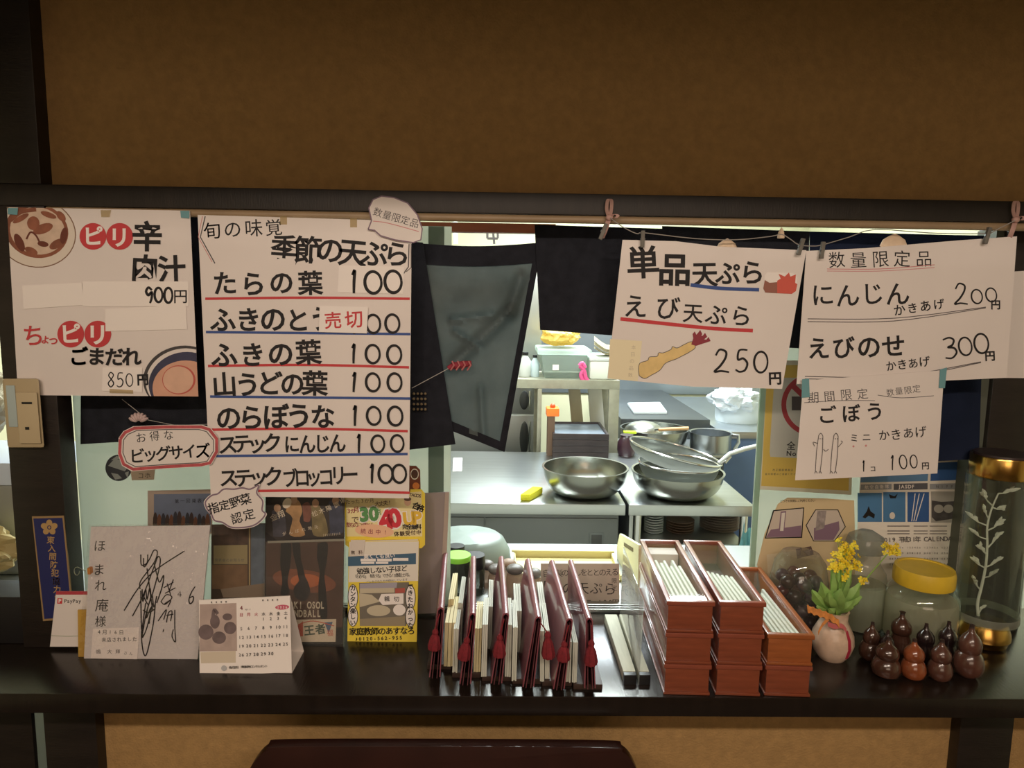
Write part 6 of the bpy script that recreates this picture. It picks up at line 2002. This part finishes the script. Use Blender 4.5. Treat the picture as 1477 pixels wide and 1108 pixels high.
# flat white tray
q = [P(906, 583, yb2 + 0.95), P(952, 583, yb2 + 0.95), P(961, 598, yb2 + 0.75), P(915, 598, yb2 + 0.75)]
m = MB()
zz = 0.93
q = [PZ(905, 585, zz), PZ(952, 584, zz), PZ(962, 598, zz), PZ(914, 598, zz)]
lowb = MB()
xs2 = [p.x for p in q]; ys2 = [p.y for p in q]
m.prism(q, (0, 0, 0.02), mat('tray_white', (222, 230, 232), 0.35), 0.006)
tag(m.build('white_tray'), 'flat white tray on the dark bench at the back', 'tray')
xa2, xb2_ = PZ(893, 575, zz).x - 0.12, min(PZ(975, 575, zz).x, 1.3)
bt = MB().box((xa2, min(ys2) - 0.15, 0), (xb2_, YK - 0.02, zz - 0.0005), mat('bench_dark', (86, 90, 92), 0.4, 0.6, var=(3, 0.15)), 0.004).build('steel_bench')
tag(bt, 'dark steel bench against the far kitchen wall', 'bench')
# stove
ZS = 0.90
a, b_ = PZ(1040, 622, ZS), PZ(1092, 622, ZS)
t = thing('gas_stove', 'stainless gas stove with burners at the far right of the kitchen', 'stove', (a.x + 0.45, a.y + 0.5, 0))
sx0, sy0 = max(a.x, xb2_ + 0.01), a.y
dep = min(PZ(980, 572, ZS).y - a.y, 1.35)
STV = mat('stove_steel', (206, 212, 216), 0.32, 1.0, var=(3, 0.05))
MB().box((sx0, sy0, 0.05), (sx0 + 0.9, sy0 + dep, ZS - 0.04), mat('stove_front', (112, 138, 182), 0.4, 0.85), 0.004).build('body', t)
MB().box((sx0 - 0.008, sy0 - 0.012, ZS - 0.04), (sx0 + 0.91, sy0 + dep, ZS), STV, 0.004).build('top', t)
m = MB()
m.box((sx0 + 0.30, sy0 + 0.02, ZS), (sx0 + 0.315, sy0 + dep - 0.02, ZS + 0.004), mat('groove_dark', (60, 64, 70), 0.5))
m.build('groove', t)
for px_, py_ in ((1090, 578),):
    cc = PZ(px_, py_, ZS)
    MB().lathe([(0.13, 0.001), (0.15, 0.001), (0.15, 0.03), (0.13, 0.03), (0.13, 0.001)], cc, CHROME, 32, cap=False).build('burner_ring', t)
    MB().lathe([(0.01, 0.002), (0.12, 0.002), (0.12, 0.006), (0.01, 0.006)], cc, BLACKPL, 28).build('burner', t)
cp = PZ(1066, 612, ZS + 0.0006) + Vector((0.03, 0.12, 0))
pk = thing('stock_pot', 'white cloth-draped pot on the gas stove', 'pot', (cp.x, cp.y, ZS))
MB().lathe([(0.01, 0.0005), (0.13, 0.0005), (0.135, 0.02), (0.135, 0.15), (0.14, 0.155), (0.01, 0.156)], (cp.x, cp.y, ZS), mat('pot_pale', (190, 198, 202), 0.35), 32).build('body', pk)
crumple((cp.x - 0.04, cp.y - 0.05, ZS + 0.145), (0.14, 0.12, 0.09), mat('cloth_white', (196, 202, 206), 0.9, var=(20, 0.05)), 'kitchen_cloth', 'white cloth draped over the pot on the stove', 'cloth', 0.35, 5)

# backsplash and hood
SP = mat('splash_steel', (150, 158, 164), 0.38, 0.85, var=(1.2, 0.15))
MB_ = MB().box((-0.4, YK - 0.015, 0.9), (XR - 0.02, YK - 0.002, 1.55), SP)
o = MB_.build('wall_splash')
o['kind'] = 'structure'; o['label'] = 'stainless backsplash sheet on the far kitchen wall'; o['category'] = 'wall'
# kitchen-side bar above the window, seen above the curtain
tag(MB().box((-0.9, 1.62, P(690, 335, 1.62).z), (0.12, 1.65, P(690, 321.5, 1.62).z), mat('red_wood_bar', (116, 62, 46), 0.5, var=(10, 0.2), stretch=(1, 6, 6))).build('wall_bar'), 'reddish wooden bar above the gap over the sheer curtain', 'bar')
o = MB().tube([P(657, 352, 3.2), P(656, 322, 3.2), P(655, 240, 3.2)], 0.011, WHITEPL, 10).build('ceiling_pipe')
tag(o, 'white vertical pipe seen through the gap over the sheer curtain', 'pipe')
m = MB()
for q in (((703, 334), (703, 344)), ((703, 344), (718, 344)), ((718, 334), (718, 344)), ((711, 333), (713, 352))):
    m.tube([P(*q[0], 3.6), P(*q[1], 3.6)], 0.006, GREYINK, 6)
tag(m.build('wall_fitting'), 'small dark bracket fitting seen through the gap over the sheer curtain', 'fitting')

# ------------------------------------------------------------------ beyond the post
m = MB()
q = PZ(57, 1085, 0.16)
m.box((q.x - 0.25, q.y, 0.0005), (q.x + 0.2, q.y + 0.3, 0.46), WHITEPL, 0.01)
m.box((q.x - 0.26, q.y - 0.01, 0.46), (q.x + 0.21, q.y + 0.31, 0.48), WHITEPL, 0.006)
tag(m.build('floor_crate'), 'white plastic crate on the kitchen floor seen through the slit beside the lower post', 'crate')
xe = lambda px, py, Y: P(px, py, Y).x
lx = xe(27, 700, 1.70)
t = thing('steel_bin', 'grey steel container with a pale rim seen beyond the post', 'container', (lx - 0.15, 1.82, CZ))
zr = P(20, 700, 1.70).z
MB().box((lx - 0.30, 1.71, CZ), (lx - 0.012, 1.95, zr - 0.002), STEELB, 0.01).build('body', t)
MB().box((lx - 0.31, 1.70, zr - 0.002), (lx, 1.96, P(20, 668, 1.70).z), mat('rim_pale', (198, 208, 222), 0.35), 0.006).build('rim', t)
crumple((xe(30, 800, 1.63) - 0.11, 1.635, CZ + 0.092), (0.11, 0.045, 0.06), mat('kraft_crumple', (176, 156, 104), 0.6, trans=0.15), 'kraft_paper', 'crumpled tan paper seen beyond the post above the black box', 'paper', 0.3)
crumple((xe(20, 600, 1.83) - 0.13, 1.83, P(20, 668, 1.70).z + 0.125), (0.13, 0.09, 0.1), mat('foil_brown', (150, 140, 118), 0.4, 0.3), 'packed_bag', 'crumpled greyish bag on the steel container beyond the post', 'bag', 0.3)
bx = PZ(42, 930, SZ)
tag(MB().box((bx.x - 0.25, bx.y + 0.002, SZ + 0.0005), (bx.x, bx.y + 0.085, P(40, 862, bx.y).z), mat('box_black', (26, 24, 24), 0.45), 0.003).build('black_box'), 'black box standing at the very end of the shelf by the post', 'box')

# ------------------------------------------------------------------ chair under the shelf
CH = mat('chair_wood', (46, 21, 16), 0.38, var=(10, 0.2), coat=0.2)
Yc = 1.13
t = thing('wooden_chair', 'dark red-brown wooden chair back just under the shelf', 'chair', (P(640, 1100, Yc).x, 0.92, 0))
oc = catmull([(352, 1125), (366, 1100), (384, 1083), (410, 1077.5), (640, 1077), (872, 1079), (898, 1085), (913, 1100), (924, 1125)], 5)
pts_ = [P(x, y, Yc) for x, y in oc]
m = MB().prism(pts_, (0, 0.022, 0), CH, 0.004)
zlow = P(640, 1125, Yc).z
m.build('top_rail', t)
xa, xb = P(366, 1120, Yc).x, P(912, 1120, Yc).x
MB().box((xa, Yc + 0.002, 0.5), (xb, Yc + 0.020, zlow), CH, 0.003).build('backrest', t)
MB().box((xa - 0.01, 0.70, 0.41), (xb + 0.01, Yc, 0.45), CH, 0.008).build('seat', t)
for x in (xa, xb - 0.04):
    MB().box((x, 0.71, 0), (x + 0.04, 0.75, 0.41), CH, 0.003).build('leg', t)
    MB().box((x, Yc - 0.02, 0), (x + 0.04, Yc + 0.02, 0.4995), CH, 0.003).build('leg', t)
